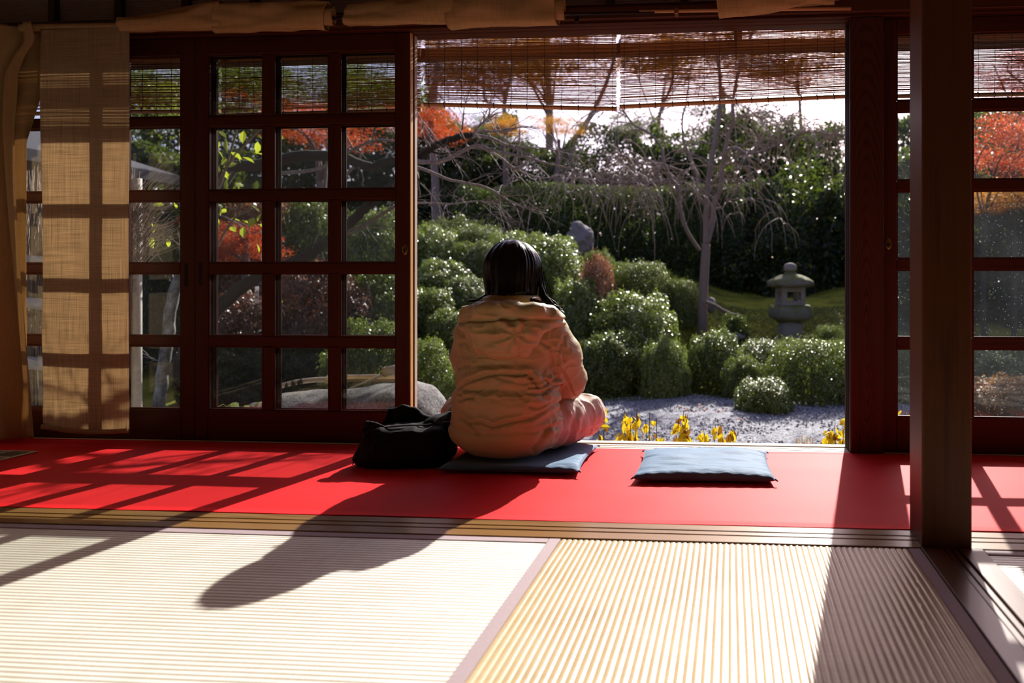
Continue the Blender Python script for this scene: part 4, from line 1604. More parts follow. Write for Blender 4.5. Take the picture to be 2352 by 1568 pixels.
M['dark'] = leafmat('dark_glossy_leaf', [(0, (.012, .020, .007)), (.6, (.026, .040, .011)), (.9, (.06, .08, .016)), (1, (.20, .19, .02))], .36, .35, .26, (.3, .42, .04))
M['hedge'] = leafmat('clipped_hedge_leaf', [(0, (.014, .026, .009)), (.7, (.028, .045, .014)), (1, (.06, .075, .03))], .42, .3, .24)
M['tree'] = leafmat('tree_leaf', [(0, (.02, .04, .008)), (.5, (.05, .085, .015)), (1, (.16, .2, .02))], .4, .5, .45, (.5, .6, .04))
M['maple_r'] = leafmat('red_maple_leaf', [(0, (.25, .015, .012)), (.5, (.50, .05, .02)), (.75, (.60, .14, .03)), (.9, (.60, .34, .04)), (1, (.25, .25, .03))], .5, .3, .5, (.9, .12, .03))
M['maple_o'] = leafmat('orange_maple_leaf', [(0, (.35, .10, .015)), (.5, (.55, .22, .02)), (.85, (.5, .34, .03)), (1, (.2, .2, .02))], .5, .3, .5, (.95, .45, .03))
M['maple_b'] = leafmat('bronze_canopy_leaf', [(0, (.10, .06, .015)), (.4, (.16, .12, .02)), (.75, (.30, .13, .02)), (1, (.42, .10, .02))], .5, .3, .45, (.7, .3, .04))
M['yellow'] = leafmat('yellow_leaf', [(0, (.35, .16, .012)), (.25, (.62, .40, .012)), (.75, (.78, .56, .015)), (1, (.55, .52, .03))], .45, .4, .4, (.95, .72, .02))
M['brownleaf'] = leafmat('withered_leaf', [(0, (.10, .045, .012)), (1, (.36, .15, .02))], .6, .3, .3, (.5, .2, .03))
M['lime'] = leafmat('yellow_green_leaf', [(0, (.20, .26, .015)), (.6, (.34, .40, .03)), (1, (.48, .46, .04))], .35, .5, .5, (.75, .85, .05))
M['bark'] = stone('tree_bark', (.13, .09, .075), (.33, .25, .22), None, 26)
M['barkd'] = stone('dark_mossy_bark', (.02, .016, .013), (.055, .045, .036), (.06, .06, .03), 24)
M['lichen'] = stone('lichened_bark', (.035, .03, .024), (.16, .16, .14), (.34, .35, .32), 5)
M['twig'] = plain('grey_twig', (.26, .22, .21), .7, .3, .4, 60, 0)
M['twigb'] = plain('drooping_brown_twig', (.34, .25, .19), .7, .3, .3, 60, 0)
M['stem'] = plain('shrub_stem', (.06, .045, .03), .8, .2, .3, 40, .2)


def dome_leaves(n, seed, lump=.10, lump_s=5, leaf=(.020, .030), wid=.45, inner=1500, up=.55):
    """Leaves over a unit dome (radius 1, z from 0 to 1), lumpy and with loose sprigs."""
    r = np.random.default_rng(seed)
    d = r.normal(size=(n, 3)); d /= np.linalg.norm(d, axis=1)[:, None]
    d[:, 2] = np.abs(d[:, 2]) * 1.12 - .12
    d /= np.linalg.norm(d, axis=1)[:, None]
    d = d / ((np.hypot(d[:, 0], d[:, 1]) ** 2.9 + np.abs(d[:, 2]) ** 2.9) ** (1 / 2.9))[:, None]
    rad = 1 + lump * noise(d * lump_s * .5, seed) + lump * .7 * noise(d * lump_s, seed + 1) - np.abs(r.normal(size=n)) * .075 + (r.random(n) > .93) * r.random(n) * .10
    C = d * rad[:, None]
    Nn = d * .6 + np.array([0, 0, up]) + r.normal(size=(n, 3)) * .55
    a = leaf_arrays(C, Nn, r.uniform(*leaf, n), r.uniform(leaf[0] * wid, leaf[1] * wid, n), r)
    d2 = r.normal(size=(inner, 3)); d2 /= np.linalg.norm(d2, axis=1)[:, None]
    d2[:, 2] = np.abs(d2[:, 2])
    b = leaf_arrays(d2 * r.uniform(.70, .88, (inner, 1)), d2 + r.normal(size=(inner, 3)) * .5, .11, .07, r)
    return join_arrays([a, b])


# leaf sizes here are fractions of a shrub's radius; shared by shrubs of alike build
DOME = {
    'fine': [np_mesh('azalea_leaves', *dome_leaves(24000, s, .13, 7, (.042, .072), .48, 1500, .8)) for s in (1, 2, 3)],
    'loose': [np_mesh('loose_azalea_leaves', *dome_leaves(17000, s, .17, 7, (.05, .09), .44, 1500, .85)) for s in (4, 5)],
    'clip': [np_mesh('clipped_leaves', *dome_leaves(24000, s, .09, 6, (.030, .052), .5, 1500, .5)) for s in (6, 7)],
}
MESHVAR = {}


def var_mesh(me, mat):
    k = (me.name, mat.name)
    if k not in MESHVAR:
        c = me.copy(); c.materials.clear(); c.materials.append(mat)
        MESHVAR[k] = c
    return MESHVAR[k]


def ground_at(x, y):
    return float(ground_z(np.array([x]), np.array([y]))[0])


SH = [0]


def shrub(px, ytop, hw, y, label, build='fine', mat='azalea', depth=.9, base=None, name='azalea_shrub', group=None, rnd=None):
    """A mounded shrub whose middle the photo shows at px, top at ytop, hw pixels to either side, y metres out."""
    SH[0] += 1
    top = at(px, ytop, y)
    rx = hw / FPX * y * 1.0
    gz = ground_at(top.x, y) if base is None else base
    h = max(top.z - gz, .12) / 1.02
    e = empty(name, (top.x, y, gz), label, 'shrub', group)
    ms = DOME[build]
    me = var_mesh(ms[SH[0] % len(ms)], M[mat])
    o = bpy.data.objects.new('foliage', me)
    COL.objects.link(o)
    o.parent = e
    o.scale = (rx, rx * depth, h)
    o.rotation_euler = (0, 0, (SH[0] * 2.399) % 6.283 if depth > .75 else 0)
    o['kind'] = 'stuff'
    rng = random.Random(SH[0])
    g = MB()
    for k in range(5):
        a = rng.uniform(0, 6.28)
        g.tube([(top.x + .04 * math.cos(a), y + .04 * math.sin(a), gz - .03),
                (top.x + rx * .3 * math.cos(a), y + rx * .3 * math.sin(a), gz + h * .4),
                (top.x + rx * .55 * math.cos(a), y + rx * .55 * math.sin(a), gz + h * .7)], [.012, .009, .005], 5)
    s = g.build('stems', M['stem'], e, True)
    s['kind'] = 'stuff'
    return e


A = 'azalea_shrub'
# bank behind the gravel, front row, left to right
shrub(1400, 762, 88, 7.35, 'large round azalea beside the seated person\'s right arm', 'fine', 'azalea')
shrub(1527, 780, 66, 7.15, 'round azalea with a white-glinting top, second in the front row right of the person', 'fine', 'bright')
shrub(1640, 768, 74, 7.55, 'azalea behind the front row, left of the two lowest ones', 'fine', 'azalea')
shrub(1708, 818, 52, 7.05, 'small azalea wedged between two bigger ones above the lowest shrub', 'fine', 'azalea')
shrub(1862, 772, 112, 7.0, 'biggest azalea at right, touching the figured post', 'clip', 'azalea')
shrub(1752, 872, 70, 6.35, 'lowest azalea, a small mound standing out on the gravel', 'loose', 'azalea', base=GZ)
shrub(1775, 775, 96, 8.0, 'flat-topped azalea in front of the stone lantern', 'clip', 'azalea')
shrub(1985, 775, 100, 7.3, 'azalea mostly hidden behind the figured post', 'clip', 'azalea')
shrub(1905, 745, 42, 8.6, 'small olive shrub right of the stone lantern\'s foot', 'clip', 'olive')
# second tier
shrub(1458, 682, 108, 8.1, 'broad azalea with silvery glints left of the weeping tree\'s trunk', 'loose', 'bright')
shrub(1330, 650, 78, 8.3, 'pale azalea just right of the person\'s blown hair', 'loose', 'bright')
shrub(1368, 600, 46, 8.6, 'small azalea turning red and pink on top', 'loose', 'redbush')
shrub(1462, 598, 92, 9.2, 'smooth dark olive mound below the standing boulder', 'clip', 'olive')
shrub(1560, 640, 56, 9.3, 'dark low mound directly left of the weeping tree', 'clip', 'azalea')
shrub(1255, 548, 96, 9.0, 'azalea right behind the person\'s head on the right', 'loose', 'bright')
shrub(1375, 575, 48, 9.6, 'small olive mound at the boulder\'s foot', 'clip', 'olive')
shrub(1688, 727, 38, 8.6, 'small bluish fern-like shrub on the moss right of the weeping tree', 'loose', 'dark')
# left of the person, the bank rising
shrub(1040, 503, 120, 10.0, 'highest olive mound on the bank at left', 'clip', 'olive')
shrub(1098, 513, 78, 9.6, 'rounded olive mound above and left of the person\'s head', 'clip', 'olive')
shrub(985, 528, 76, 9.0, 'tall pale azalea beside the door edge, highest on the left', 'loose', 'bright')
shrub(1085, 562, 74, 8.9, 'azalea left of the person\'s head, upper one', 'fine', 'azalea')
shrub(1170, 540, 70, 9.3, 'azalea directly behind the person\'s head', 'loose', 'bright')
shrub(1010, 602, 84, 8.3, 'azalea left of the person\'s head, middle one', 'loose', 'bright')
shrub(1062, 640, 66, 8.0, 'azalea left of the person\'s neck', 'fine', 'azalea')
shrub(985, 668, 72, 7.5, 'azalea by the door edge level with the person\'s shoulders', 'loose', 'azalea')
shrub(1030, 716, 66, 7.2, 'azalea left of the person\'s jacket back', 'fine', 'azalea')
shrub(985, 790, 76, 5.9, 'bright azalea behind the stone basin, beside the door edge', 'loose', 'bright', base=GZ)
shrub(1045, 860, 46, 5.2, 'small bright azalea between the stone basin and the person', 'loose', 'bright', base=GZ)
# seen through the glazed doors
shrub(860, 492, 92, 8.6, 'pale green azalea seen through the right column of door panes', 'loose', 'bright')
shrub(715, 470, 90, 8.9, 'azalea seen through the middle door panes, upper row', 'fine', 'azalea')
shrub(875, 622, 90, 7.2, 'green shrub seen through the right door panes behind the basin', 'loose', 'azalea')
shrub(745, 618, 120, 6.7, 'purple-brown shrub seen through the middle door panes', 'loose', 'purple')
shrub(860, 748, 110, 6.0, 'dark green shrub behind the bamboo ladle', 'loose', 'azalea', base=GZ)
shrub(700, 790, 100, 6.2, 'dark shrub behind the left end of the bamboo pipe', 'loose', 'dark', base=GZ)
shrub(555, 690, 130, 6.5, 'dark shrub below the hanging name tag', 'loose', 'purple')
shrub(540, 800, 110, 5.9, 'deep green shrub low in the left door panes', 'loose', 'dark', base=GZ)
shrub(590, 468, 110, 9.0, 'shrub with a few red leaves behind the sapling', 'loose', 'redbush')
shrub(400, 560, 100, 7.6, 'dark bush seen through the leftmost visible panes', 'loose', 'dark')
# beyond the near post, through the dusty glass
shrub(2080, 790, 90, 7.0, 'azalea seen in the narrow gap left of the near post', 'clip', 'azalea')
shrub(2300, 800, 120, 6.8, 'azalea seen through the dusty panes right of the near post', 'loose', 'bright')
shrub(2210, 760, 90, 7.8, 'azalea hidden behind the near post', 'clip', 'azalea')
shrub(2330, 872, 110, 5.9, 'golden-olive shrub low in the dusty panes at the right edge', 'loose', 'maple_b', base=GZ)


# ---- low ground cover along the gravel edge
def strewn(name, label, cat, mat, n, fx, seed, L=(.02, .035), up=.6, hgt=.05):
    r = np.random.default_rng(seed)
    x, y = fx(r, n)
    z = ground_z(x, y) + r.uniform(.0, hgt, n)
    Nn = np.array([0, 0, up]) + r.normal(size=(n, 3)) * .5
    lv = leaf_arrays(np.stack([x, y, z], 1), Nn, r.uniform(*L, n), r.uniform(L[0] * .5, L[1] * .5, n), r)
    o = link(name, np_mesh(name, *lv), M[mat])
    return tag(o, label, cat, None, 'stuff')


strewn('ground_cover', 'low leafy ground cover along the far edge of the gravel', 'ground cover', 'azalea', 9000,
       lambda r, n: ((lambda x: (x, edge_y(x) + np.abs(r.normal(size=n)) * .16 - .10))(r.uniform(-2.2, 3.5, n))), 61)
strewn('moss_tufts', 'yellow-green moss on the slope round the weeping tree and lantern', 'moss', 'olive', 16000,
       lambda r, n: (r.uniform(-.6, 2.2, n), r.uniform(7.9, 10.6, n)), 62, (.02, .04), .9, .02)
strewn('fallen_leaves', 'brown fallen leaves under the shrubs behind the doors', 'leaves', 'brownleaf', 2500,
       lambda r, n: (r.uniform(-5, -1.6, n), r.uniform(3.4, 6.2, n)), 63, (.03, .06), 1.0, .02)
# a few red leaves lie on the gravel and can be counted
rr = random.Random(4)
first = None
for (px, py) in ((1563, 936), (1578, 942), (1598, 944), (1610, 936), (1621, 941), (1651, 945), (1662, 942), (1606, 929), (1560, 970), (1700, 962)):
    r0 = cam_f + cam_r * ((px - CX) / FPX) + Vector((0, 0, -(py - CY) / FPX))
    t = (GZ + .064 - HC) / r0.z
    p = Vector((0, 0, HC)) + r0 * t
    if first is None:
        k = 9
        vs = [(0, 0, .004)] + [(.022 * (1 if j % 2 else .5) * math.cos(j * 2 * PI / 10), .022 * (1 if j % 2 else .5) * math.sin(j * 2 * PI / 10), .002 * (j % 3)) for j in range(10)]
        fs = [(0, j + 1, (j + 1) % 10 + 1) for j in range(10)]
        o = MB().add(vs, fs).build('fallen_leaf', M['maple_r'])
        first = o
    else:
        o = first.copy(); COL.objects.link(o)
    o.location = p; o.rotation_euler = (rr.uniform(-.4, .4), rr.uniform(-.4, .4), rr.uniform(0, 6))
    tag(o, 'small red leaf fallen on the pale gravel beyond the yellow plants', 'leaf', 'red leaves fallen on the gravel')

# ------------------------------------------------------------ hedges
def box_leaves(c0, c1, n, seed, L, W, nrm_up=.3, fade=0.0, rough=.25, gapn=None, core=260):
    """Leaves through the front, top and body of a hedge block from corner c0 to c1; fade thins the top."""
    r = np.random.default_rng(seed)
    c0, c1 = np.array(c0), np.array(c1)
    u = r.random((n, 3))
    u[:, 1] = np.minimum(u[:, 1], np.abs(r.normal(size=n)) * .35)          # mostly the near face
    tp = r.random(n) < .22
    u[tp, 2] = 1 - np.abs(r.normal(size=tp.sum())) * .05
    u[tp, 1] = r.random(tp.sum())
    P = c0 + (c1 - c0) * u
    P[:, 1] += rough * noise(P * [1.1, 0, 1.3], seed) + rough * .5 * noise(P * [3, 0, 3], seed + 1)
    P[:, 2] += rough * .7 * noise(P * [1.3, 1, 0], seed + 2) * u[:, 2]
    keep = np.ones(n, bool)
    if fade:
        keep &= r.random(n) > fade * np.clip((u[:, 2] - .55) / .45, 0, 1)
    if gapn is not None:
        keep &= noise(P * gapn[0], seed + 5) > gapn[1] - (1 - u[:, 2]) * gapn[2]
    P = P[keep]
    Nn = np.array([0, -.7, nrm_up]) + r.normal(size=(len(P), 3)) * .6
    a = leaf_arrays(P, Nn, r.uniform(*L, len(P)), r.uniform(*W, len(P)), r)
    ni = int(core * (c1[0] - c0[0]) * (c1[2] - c0[2]))            # big inner leaves that close the hedge's heart
    q = r.random((ni, 3)) * [1, .5, .82 if fade else .95] + [0, .45, 0]
    b = leaf_arrays(c0 + (c1 - c0) * q, np.array([0, -1, .2]) + r.normal(size=(ni, 3)) * .5, r.uniform(.12, .2, ni), r.uniform(.08, .13, ni), r)
    return join_arrays([a, b])


def hedge(name, label, c0, c1, n, seed, mat, L, W, **kw):
    e = empty(name, ((c0[0] + c1[0]) / 2, (c0[1] + c1[1]) / 2, c0[2]), label, 'hedge')
    o = link('foliage', np_mesh('foliage', *box_leaves(c0, c1, n, seed, L, W, **kw)), M[mat], e)
    o['kind'] = 'stuff'
    rng = random.Random(seed)
    g = MB()
    x = c0[0]
    while x < c1[0]:
        x += rng.uniform(.35, .6)
        y = c0[1] + (c1[1] - c0[1]) * rng.uniform(.4, .8)
        zt = c0[2] + (c1[2] - c0[2]) * rng.uniform(.7, .95)
        g.tube([(x, y, c0[2] - .3), (x + rng.uniform(-.1, .1), y, (c0[2] + zt) / 2), (x + rng.uniform(-.2, .2), y, zt)], [.03, .022, .01], 5)
    o = g.build('stems', M['stem'], e, True); o['kind'] = 'stuff'
    return e


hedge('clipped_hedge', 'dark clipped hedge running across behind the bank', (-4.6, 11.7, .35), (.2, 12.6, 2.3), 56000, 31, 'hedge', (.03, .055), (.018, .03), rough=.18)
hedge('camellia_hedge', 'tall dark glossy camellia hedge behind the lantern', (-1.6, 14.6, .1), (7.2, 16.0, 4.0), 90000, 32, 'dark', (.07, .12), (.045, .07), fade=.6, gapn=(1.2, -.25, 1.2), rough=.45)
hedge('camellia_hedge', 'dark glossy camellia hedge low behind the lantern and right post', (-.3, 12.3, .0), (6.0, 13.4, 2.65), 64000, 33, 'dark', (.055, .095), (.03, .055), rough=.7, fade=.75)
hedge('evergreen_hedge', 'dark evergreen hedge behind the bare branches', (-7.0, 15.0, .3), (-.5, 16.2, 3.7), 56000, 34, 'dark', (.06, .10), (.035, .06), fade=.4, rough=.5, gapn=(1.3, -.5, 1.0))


# ------------------------------------------------------------ trees
def spline(pts, k=6):
    """Smooth polyline through pts."""
    P = [np.array(p, float) for p in pts]
    P = [2 * P[0] - P[1]] + P + [2 * P[-1] - P[-2]]
    o = []
    for i in range(1, len(P) - 2):
        for j in range(k):
            t = j / k
            o.append(.5 * ((2 * P[i]) + (-P[i - 1] + P[i + 1]) * t + (2 * P[i - 1] - 5 * P[i] + 4 * P[i + 1] - P[i + 2]) * t * t + (-P[i - 1] + 3 * P[i] - 3 * P[i + 1] + P[i + 2]) * t ** 3))
    o.append(P[-2])
    return o


def limb(pts, r0, r1, k=6, n=7, kink=0.0, rng=None):
    s = spline(pts, k)
    if kink and rng:
        s = [p + np.array([rng.uniform(-1, 1), rng.uniform(-1, 1), rng.uniform(-1, 1)]) * kink for p in s]
    rad = [r0 + (r1 - r0) * (i / (len(s) - 1)) for i in range(len(s))]
    return s, rad


def pix(lst, y, dy=None):
    """Points at distance y (with per-point offsets dy) that the photo shows at the listed pixels."""
    return [tuple(at(a, b, y + (dy[i] if dy else 0))) for i, (a, b) in enumerate(lst)]


def twigs_from(g, s, rad, rng, n, length, droop=.0, spread=1.0, r=.004, depth=1, t0=.15, up=.2, seg=5, wig=.25):
    """Side twigs leaving a limb, each with its own smaller twigs."""
    for _ in range(n):
        i = rng.randrange(int(len(s) * t0), len(s) - 1)
        p = np.array(s[i]); t = np.array(s[i + 1]) - p
        t = t / (np.linalg.norm(t) + 1e-9)
        d = t * .8 + np.array([rng.gauss(0, 1), rng.gauss(0, .6), rng.gauss(up, .7)]) * spread * .8
        d = d / np.linalg.norm(d)
        L = length * rng.uniform(.45, 1.2)
        pts, rr_ = [p], [min(r, rad[i] * .7)]
        for k in range(seg):
            d = d + np.array([rng.gauss(0, wig), rng.gauss(0, wig * .7), rng.gauss(0, wig) - droop * (k + 1) * .35])
            d = d / np.linalg.norm(d)
            p = p + d * L / seg
            pts.append(p); rr_.append(rr_[0] * (1 - .8 * (k + 1) / seg))
        g.tube(pts, rr_, 4, False)
        if depth > 0:
            twigs_from(g, pts, rr_, rng, rng.randint(1, 3), length * .5, droop, spread, r * .6, depth - 1, .2, up, 4, wig)


# --- bare weeping cherry right of the middle
wc = empty('weeping_cherry', tuple(at(1614, 765, 9.0)), 'bare weeping cherry tree with grey forked trunk left of the lantern', 'tree')
rng = random.Random(21)
YT = 9.0
T = {
    'trunk': ([(1613, 775), (1614, 700), (1617, 640), (1620, 585), (1622, 560)], .062, .052, None),
    'fork_l': ([(1621, 565), (1622, 500), (1626, 420), (1640, 330), (1650, 270), (1655, 235), (1652, 160), (1640, 70)], .040, .020, [0, 0, -.05, -.1, -.1, -.1, -.1, -.1]),
    'fork_r': ([(1623, 560), (1636, 510), (1640, 470), (1655, 430), (1661, 370), (1670, 320), (1684, 275), (1683, 235), (1700, 150), (1730, 70)], .040, .018, [0, .1, .15, .2, .2, .2, .2, .2, .2, .2]),
    'low_l': ([(1606, 575), (1578, 530), (1563, 480), (1556, 430), (1540, 405), (1524, 370), (1520, 340), (1490, 305), (1455, 285), (1428, 248)], .026, .009, [0, -.2, -.3, -.4, -.4, -.5, -.5, -.6, -.6, -.7]),
    'mid_l': ([(1617, 470), (1600, 440), (1600, 400), (1585, 360), (1570, 320), (1567, 270), (1575, 240), (1590, 130)], .022, .009, [0, .1, .2, .2, .2, .2, .2, .2]),
    'arm_l': ([(1560, 440), (1540, 415), (1500, 418), (1450, 420), (1400, 418), (1375, 408), (1340, 440)], .018, .006, [-.3, -.4, -.5, -.6, -.7, -.7, -.7]),
    'arm_l2': ([(1572, 395), (1530, 380), (1500, 375), (1480, 378), (1440, 360), (1405, 348)], .016, .006, [.2, 0, -.1, -.2, -.3, -.4]),
    'arm_r': ([(1664, 345), (1690, 340), (1715, 352), (1740, 350), (1780, 335), (1820, 315), (1850, 305), (1885, 305), (1935, 312)], .022, .007, [.2, 0, -.1, -.2, -.3, -.4, -.4, -.4, -.4]),
    'arm_r2': ([(1645, 480), (1660, 475), (1678, 455), (1690, 440), (1705, 425)], .016, .008, [.2, .1, 0, 0, 0]),
    'arm_r3': ([(1678, 300), (1700, 268), (1715, 268), (1720, 245)], .014, .006, [.2, .2, .2, .2]),
}
gt = MB()
lims = {}
for k, (pp, r0, r1, dy) in T.items():
    s, rad = limb(pix(pp, YT, dy), r0, r1, 5, 8)
    lims[k] = (s, rad)
    MB().tube(s, rad, 9).build('trunk' if k == 'trunk' else 'bough', M['bark'], wc, True)
def droop(p, d, L, r, n=9, fall=.34):
    pts, rr_ = [p], [r]
    for q in range(n):
        d = d + np.array([rng.gauss(0, .13), rng.gauss(0, .13), -fall * (.5 + q / n)])
        d /= np.linalg.norm(d)
        p = p + d * L / n
        pts.append(p); rr_.append(r * (1 - .75 * (q + 1) / n))
    gt.tube(pts, rr_, 4, False)
    return pts


for k, sec, bias in (('low_l', 11, -.5), ('mid_l', 7, -.3), ('arm_l', 8, -.4), ('arm_l2', 7, -.4), ('arm_r', 12, .2), ('arm_r2', 5, .5), ('fork_r', 8, .4), ('fork_l', 7, -.1), ('arm_r3', 4, .4)):
    s, rad = lims[k]
    for _ in range(sec):
        i = rng.randrange(int(len(s) * .3), len(s))
        d = np.array([bias + rng.gauss(0, .55), rng.gauss(0, .5), rng.uniform(.0, .55)]); d /= np.linalg.norm(d)
        L = rng.uniform(.35, .95)
        b = droop(np.array(s[i]), d, L, .009, 9, .16)
        for _ in range(rng.randint(5, 9)):
            j = rng.randrange(1, len(b))
            d2 = np.array([bias * .4 + rng.gauss(0, .5), rng.gauss(0, .45), rng.uniform(-.1, .4)]); d2 /= np.linalg.norm(d2)
            c_ = droop(b[j], d2, rng.uniform(.3, 1.05), .0062)
            if rng.random() < .5:
                d3 = np.array([rng.gauss(0, .5), rng.gauss(0, .4), -.2]); d3 /= np.linalg.norm(d3)
                droop(c_[rng.randrange(1, 5)], d3, rng.uniform(.12, .4), .0042, 6)
o = gt.build('twigs', M['twigb'], wc, True, 'stuff')
# broken branch leaning on the moss at the trunk's right
bb = empty('fallen_branch', tuple(at(1660, 715, 9.2)), 'bare grey branch lying on the moss right of the weeping tree\'s trunk', 'branch')
MB().tube(spline(pix([(1622, 693), (1640, 700), (1662, 713), (1682, 722), (1697, 724)], 8.9)), .02, 7).build('stick', M['bark'], bb, True)

# --- plum tree at left: mossy trunk, long sideways boughs, bare twigs reaching into the opening
pl = empty('plum_tree', tuple(at(372, 985, 5.0)), 'old plum tree with lichened trunk and long bare boughs reaching right behind the doors', 'tree')
rng = random.Random(33)
YP = 5.1
B = [
    ('trunk', [(355, 1090), (365, 940), (376, 850), (388, 760), (396, 690), (420, 620), (455, 540), (500, 440), (540, 385)], .042, .036, 'lichen', None),
    ('bough', [(396, 860), (440, 790), (505, 705), (560, 655), (625, 625), (700, 590), (760, 548), (815, 500), (850, 468), (900, 430), (960, 400)], .055, .028, 'barkd', None),
    ('bough', [(470, 425), (530, 385), (600, 378), (690, 358), (760, 358), (800, 366), (850, 384), (885, 372), (930, 368), (965, 358), (1005, 332), (1050, 316), (1085, 310)], .046, .022, 'barkd', None),
    ('bough', [(720, 580), (760, 555), (830, 520), (900, 478), (940, 455)], .018, .010, 'bark', None),
    ('bough', [(600, 400), (720, 390), (800, 350), (860, 322), (930, 328), (955, 330)], .014, .006, 'twig', None),
    ('bough', [(930, 368), (975, 372), (1020, 368), (1090, 335), (1120, 343), (1160, 352), (1215, 362), (1260, 376), (1310, 386), (1337, 391)], .018, .004, 'twig', [0, -.1, -.1, -.1, -.1, -.1, -.1, -.1, -.1, -.1]),
    ('bough', [(1085, 310), (1130, 318), (1160, 332), (1200, 338), (1250, 340), (1300, 352), (1340, 360)], .013, .003, 'twig', None),
    ('bough', [(1085, 310), (1110, 300), (1140, 302), (1200, 292), (1240, 295)], .011, .003, 'twig', None),
    ('bough', [(1085, 310), (1100, 290), (1120, 270), (1128, 240)], .010, .004, 'twig', None),
    ('bough', [(940, 378), (990, 395), (1030, 412), (1060, 418), (1110, 428), (1145, 445), (1180, 468), (1225, 482), (1256, 490)], .012, .003, 'twig', None),
    ('bough', [(1115, 343), (1150, 362), (1180, 385), (1225, 405), (1255, 408), (1290, 402)], .010, .003, 'twig', None),
    ('bough', [(920, 468), (975, 466), (1040, 468), (1100, 462), (1170, 474)], .009, .002, 'twig', None),
    ('bough', [(950, 335), (985, 345), (1010, 352), (1060, 348), (1090, 335)], .010, .006, 'barkd', None),
    ('bough', [(1055, 316), (1062, 290), (1065, 260), (1068, 240), (1085, 190), (1098, 150)], .006, .002, 'barkd', None),
    ('bough', [(955, 250), (970, 280), (985, 310), (1000, 345)], .005, .003, 'twig', None),
    ('bough', [(965, 420), (985, 440), (1010, 470), (1020, 500)], .005, .001, 'twig', None),
    ('bough', [(1110, 470), (1130, 490), (1150, 505), (1168, 512)], .004, .001, 'twig', None),
]
gt = MB()
for (nm, pp, r0, r1, mt, dy) in B:
    s, rad = limb(pix(pp, YP, dy), r0, r1, 5, 8, r0 * .12, rng)
    MB().tube(s, rad, 8).build(nm, M[mt], pl, True)
    far_ = pp[-1][0]
    cnt = {'trunk': 5}.get(nm, 16 if far_ > 1100 else 10)
    twigs_from(gt, s, rad, rng, cnt, .30 if far_ > 1000 else .34, .05, .9, .0045, 2 if far_ > 1000 else 1, .25, .05)
gt.build('twigs', M['twig'], pl, True, 'stuff')

LEAF = MB().add([(0, 0, 0), (.30, .22, .05), (.62, .24, .02), (1, 0, -.10), (.62, -.24, .02), (.30, -.22, .05), (.5, 0, -.03)],
                [(0, 6, 1), (1, 6, 2), (2, 6, 3), (3, 6, 4), (4, 6, 5), (5, 6, 0)])
LEAFME = bpy.data.meshes.new('leaf')
LEAFME.from_pydata(LEAF.v, [], LEAF.f)


def big_leaf(parent, p, size, rng, mat, hang=.5):
    me = var_mesh(LEAFME, M[mat])
    o = bpy.data.objects.new('leaf', me)
    COL.objects.link(o)
    o.parent = parent
    m_ = Matrix.Identity(4); q = parent
    while q is not None:
        m_ = q.matrix_parent_inverse @ q.matrix_basis @ m_; q = q.parent
    o.matrix_parent_inverse = m_.inverted()
    o.location = p
    o.rotation_euler = (rng.uniform(-1.2, 1.2), rng.gauss(hang, .5), rng.uniform(0, 6.28))
    o.scale = (size * rng.uniform(.7, 1.2),) * 3
    return o


# --- sapling with yellow-green leaves outside the doors
sp = empty('sapling', tuple(at(470, 985, 4.35)), 'young sapling with yellow-green leaves outside the left door panes', 'sapling')
rng = random.Random(8)
for pp in ([(455, 1100), (470, 800), (488, 605), (510, 545), (540, 500), (580, 480), (612, 462)], [(478, 470), (505, 425), (520, 380), (535, 330), (548, 285), (560, 240)], [(480, 460), (520, 385), (560, 335), (602, 292), (650, 240)], [(470, 800), (478, 620), (478, 470)]):
    s, rad = limb(pix(pp, 4.35), .009, .004, 4, 6)
    MB().tube(s, rad, 6).build('stem', M['bark'], sp, True)
for (a, b) in ((488, 310), (505, 325), (500, 345), (520, 318), (530, 350), (515, 360), (545, 355), (556, 360), (592, 325), (590, 312), (600, 350), (578, 350), (502, 300), (560, 300), (545, 375), (500, 380), (512, 390), (532, 395), (520, 410), (540, 418), (560, 425), (495, 395), (505, 470), (520, 480), (530, 500), (545, 490), (555, 505), (585, 500), (595, 515), (600, 490), (575, 470), (610, 475), (645, 325), (655, 318), (560, 520), (530, 520), (500, 500), (490, 520), (640, 490), (590, 560), (648, 690)):
    big_leaf(sp, at(a, b, 4.35 + rng.uniform(-.12, .12)), .075, rng, 'lime', .6)
for (a, b) in ((350, 505), (362, 512), (375, 540), (368, 555), (345, 540), (385, 548), (378, 470), (400, 465), (340, 460)):
    big_leaf(sp, at(a, b, 4.35 + rng.uniform(-.1, .1)), .08, rng, 'lime', .6)
s, rad = limb(pix([(472, 640), (430, 580), (390, 545), (350, 505)], 4.35), .005, .002, 4, 5)
MB().tube(s, rad, 5).build('stem', M['bark'], sp, True)

# hanging name tag
tg = empty('name_tag', tuple(at(590, 656, 4.3)), 'white plastic name tag with two black characters hanging from a twig', 'tag')
m, nt = new_mat('thin_white_plastic')
pl_ = principled(nt, (.75, .73, .77), .4, .4, None, out=False)
tl_ = N(nt, 'ShaderNodeBsdfTranslucent')
tl_.inputs[0].default_value = (.75, .73, .77, 1)
out(nt, mix_sh(nt, pl_.outputs[0], tl_.outputs[0], .45))
M['white'] = m
M['ink'] = plain('black_ink', (.02, .02, .02), .5, .3, .1, 20, 0)
c = at(590, 677, 4.3)
wv, hv = 10 / FPX * 4.3 * .5, 41 / FPX * 4.3 * .5
f = []
vs = []
for yy in (-.001, .001):
    for k in range(24):
        a = 2 * PI * k / 24
        r_ = wv * .55
        vs.append((c.x + math.copysign(wv - r_, math.cos(a)) + r_ * math.cos(a), c.y + yy, c.z + math.copysign(hv - r_, math.sin(a)) + r_ * math.sin(a)))
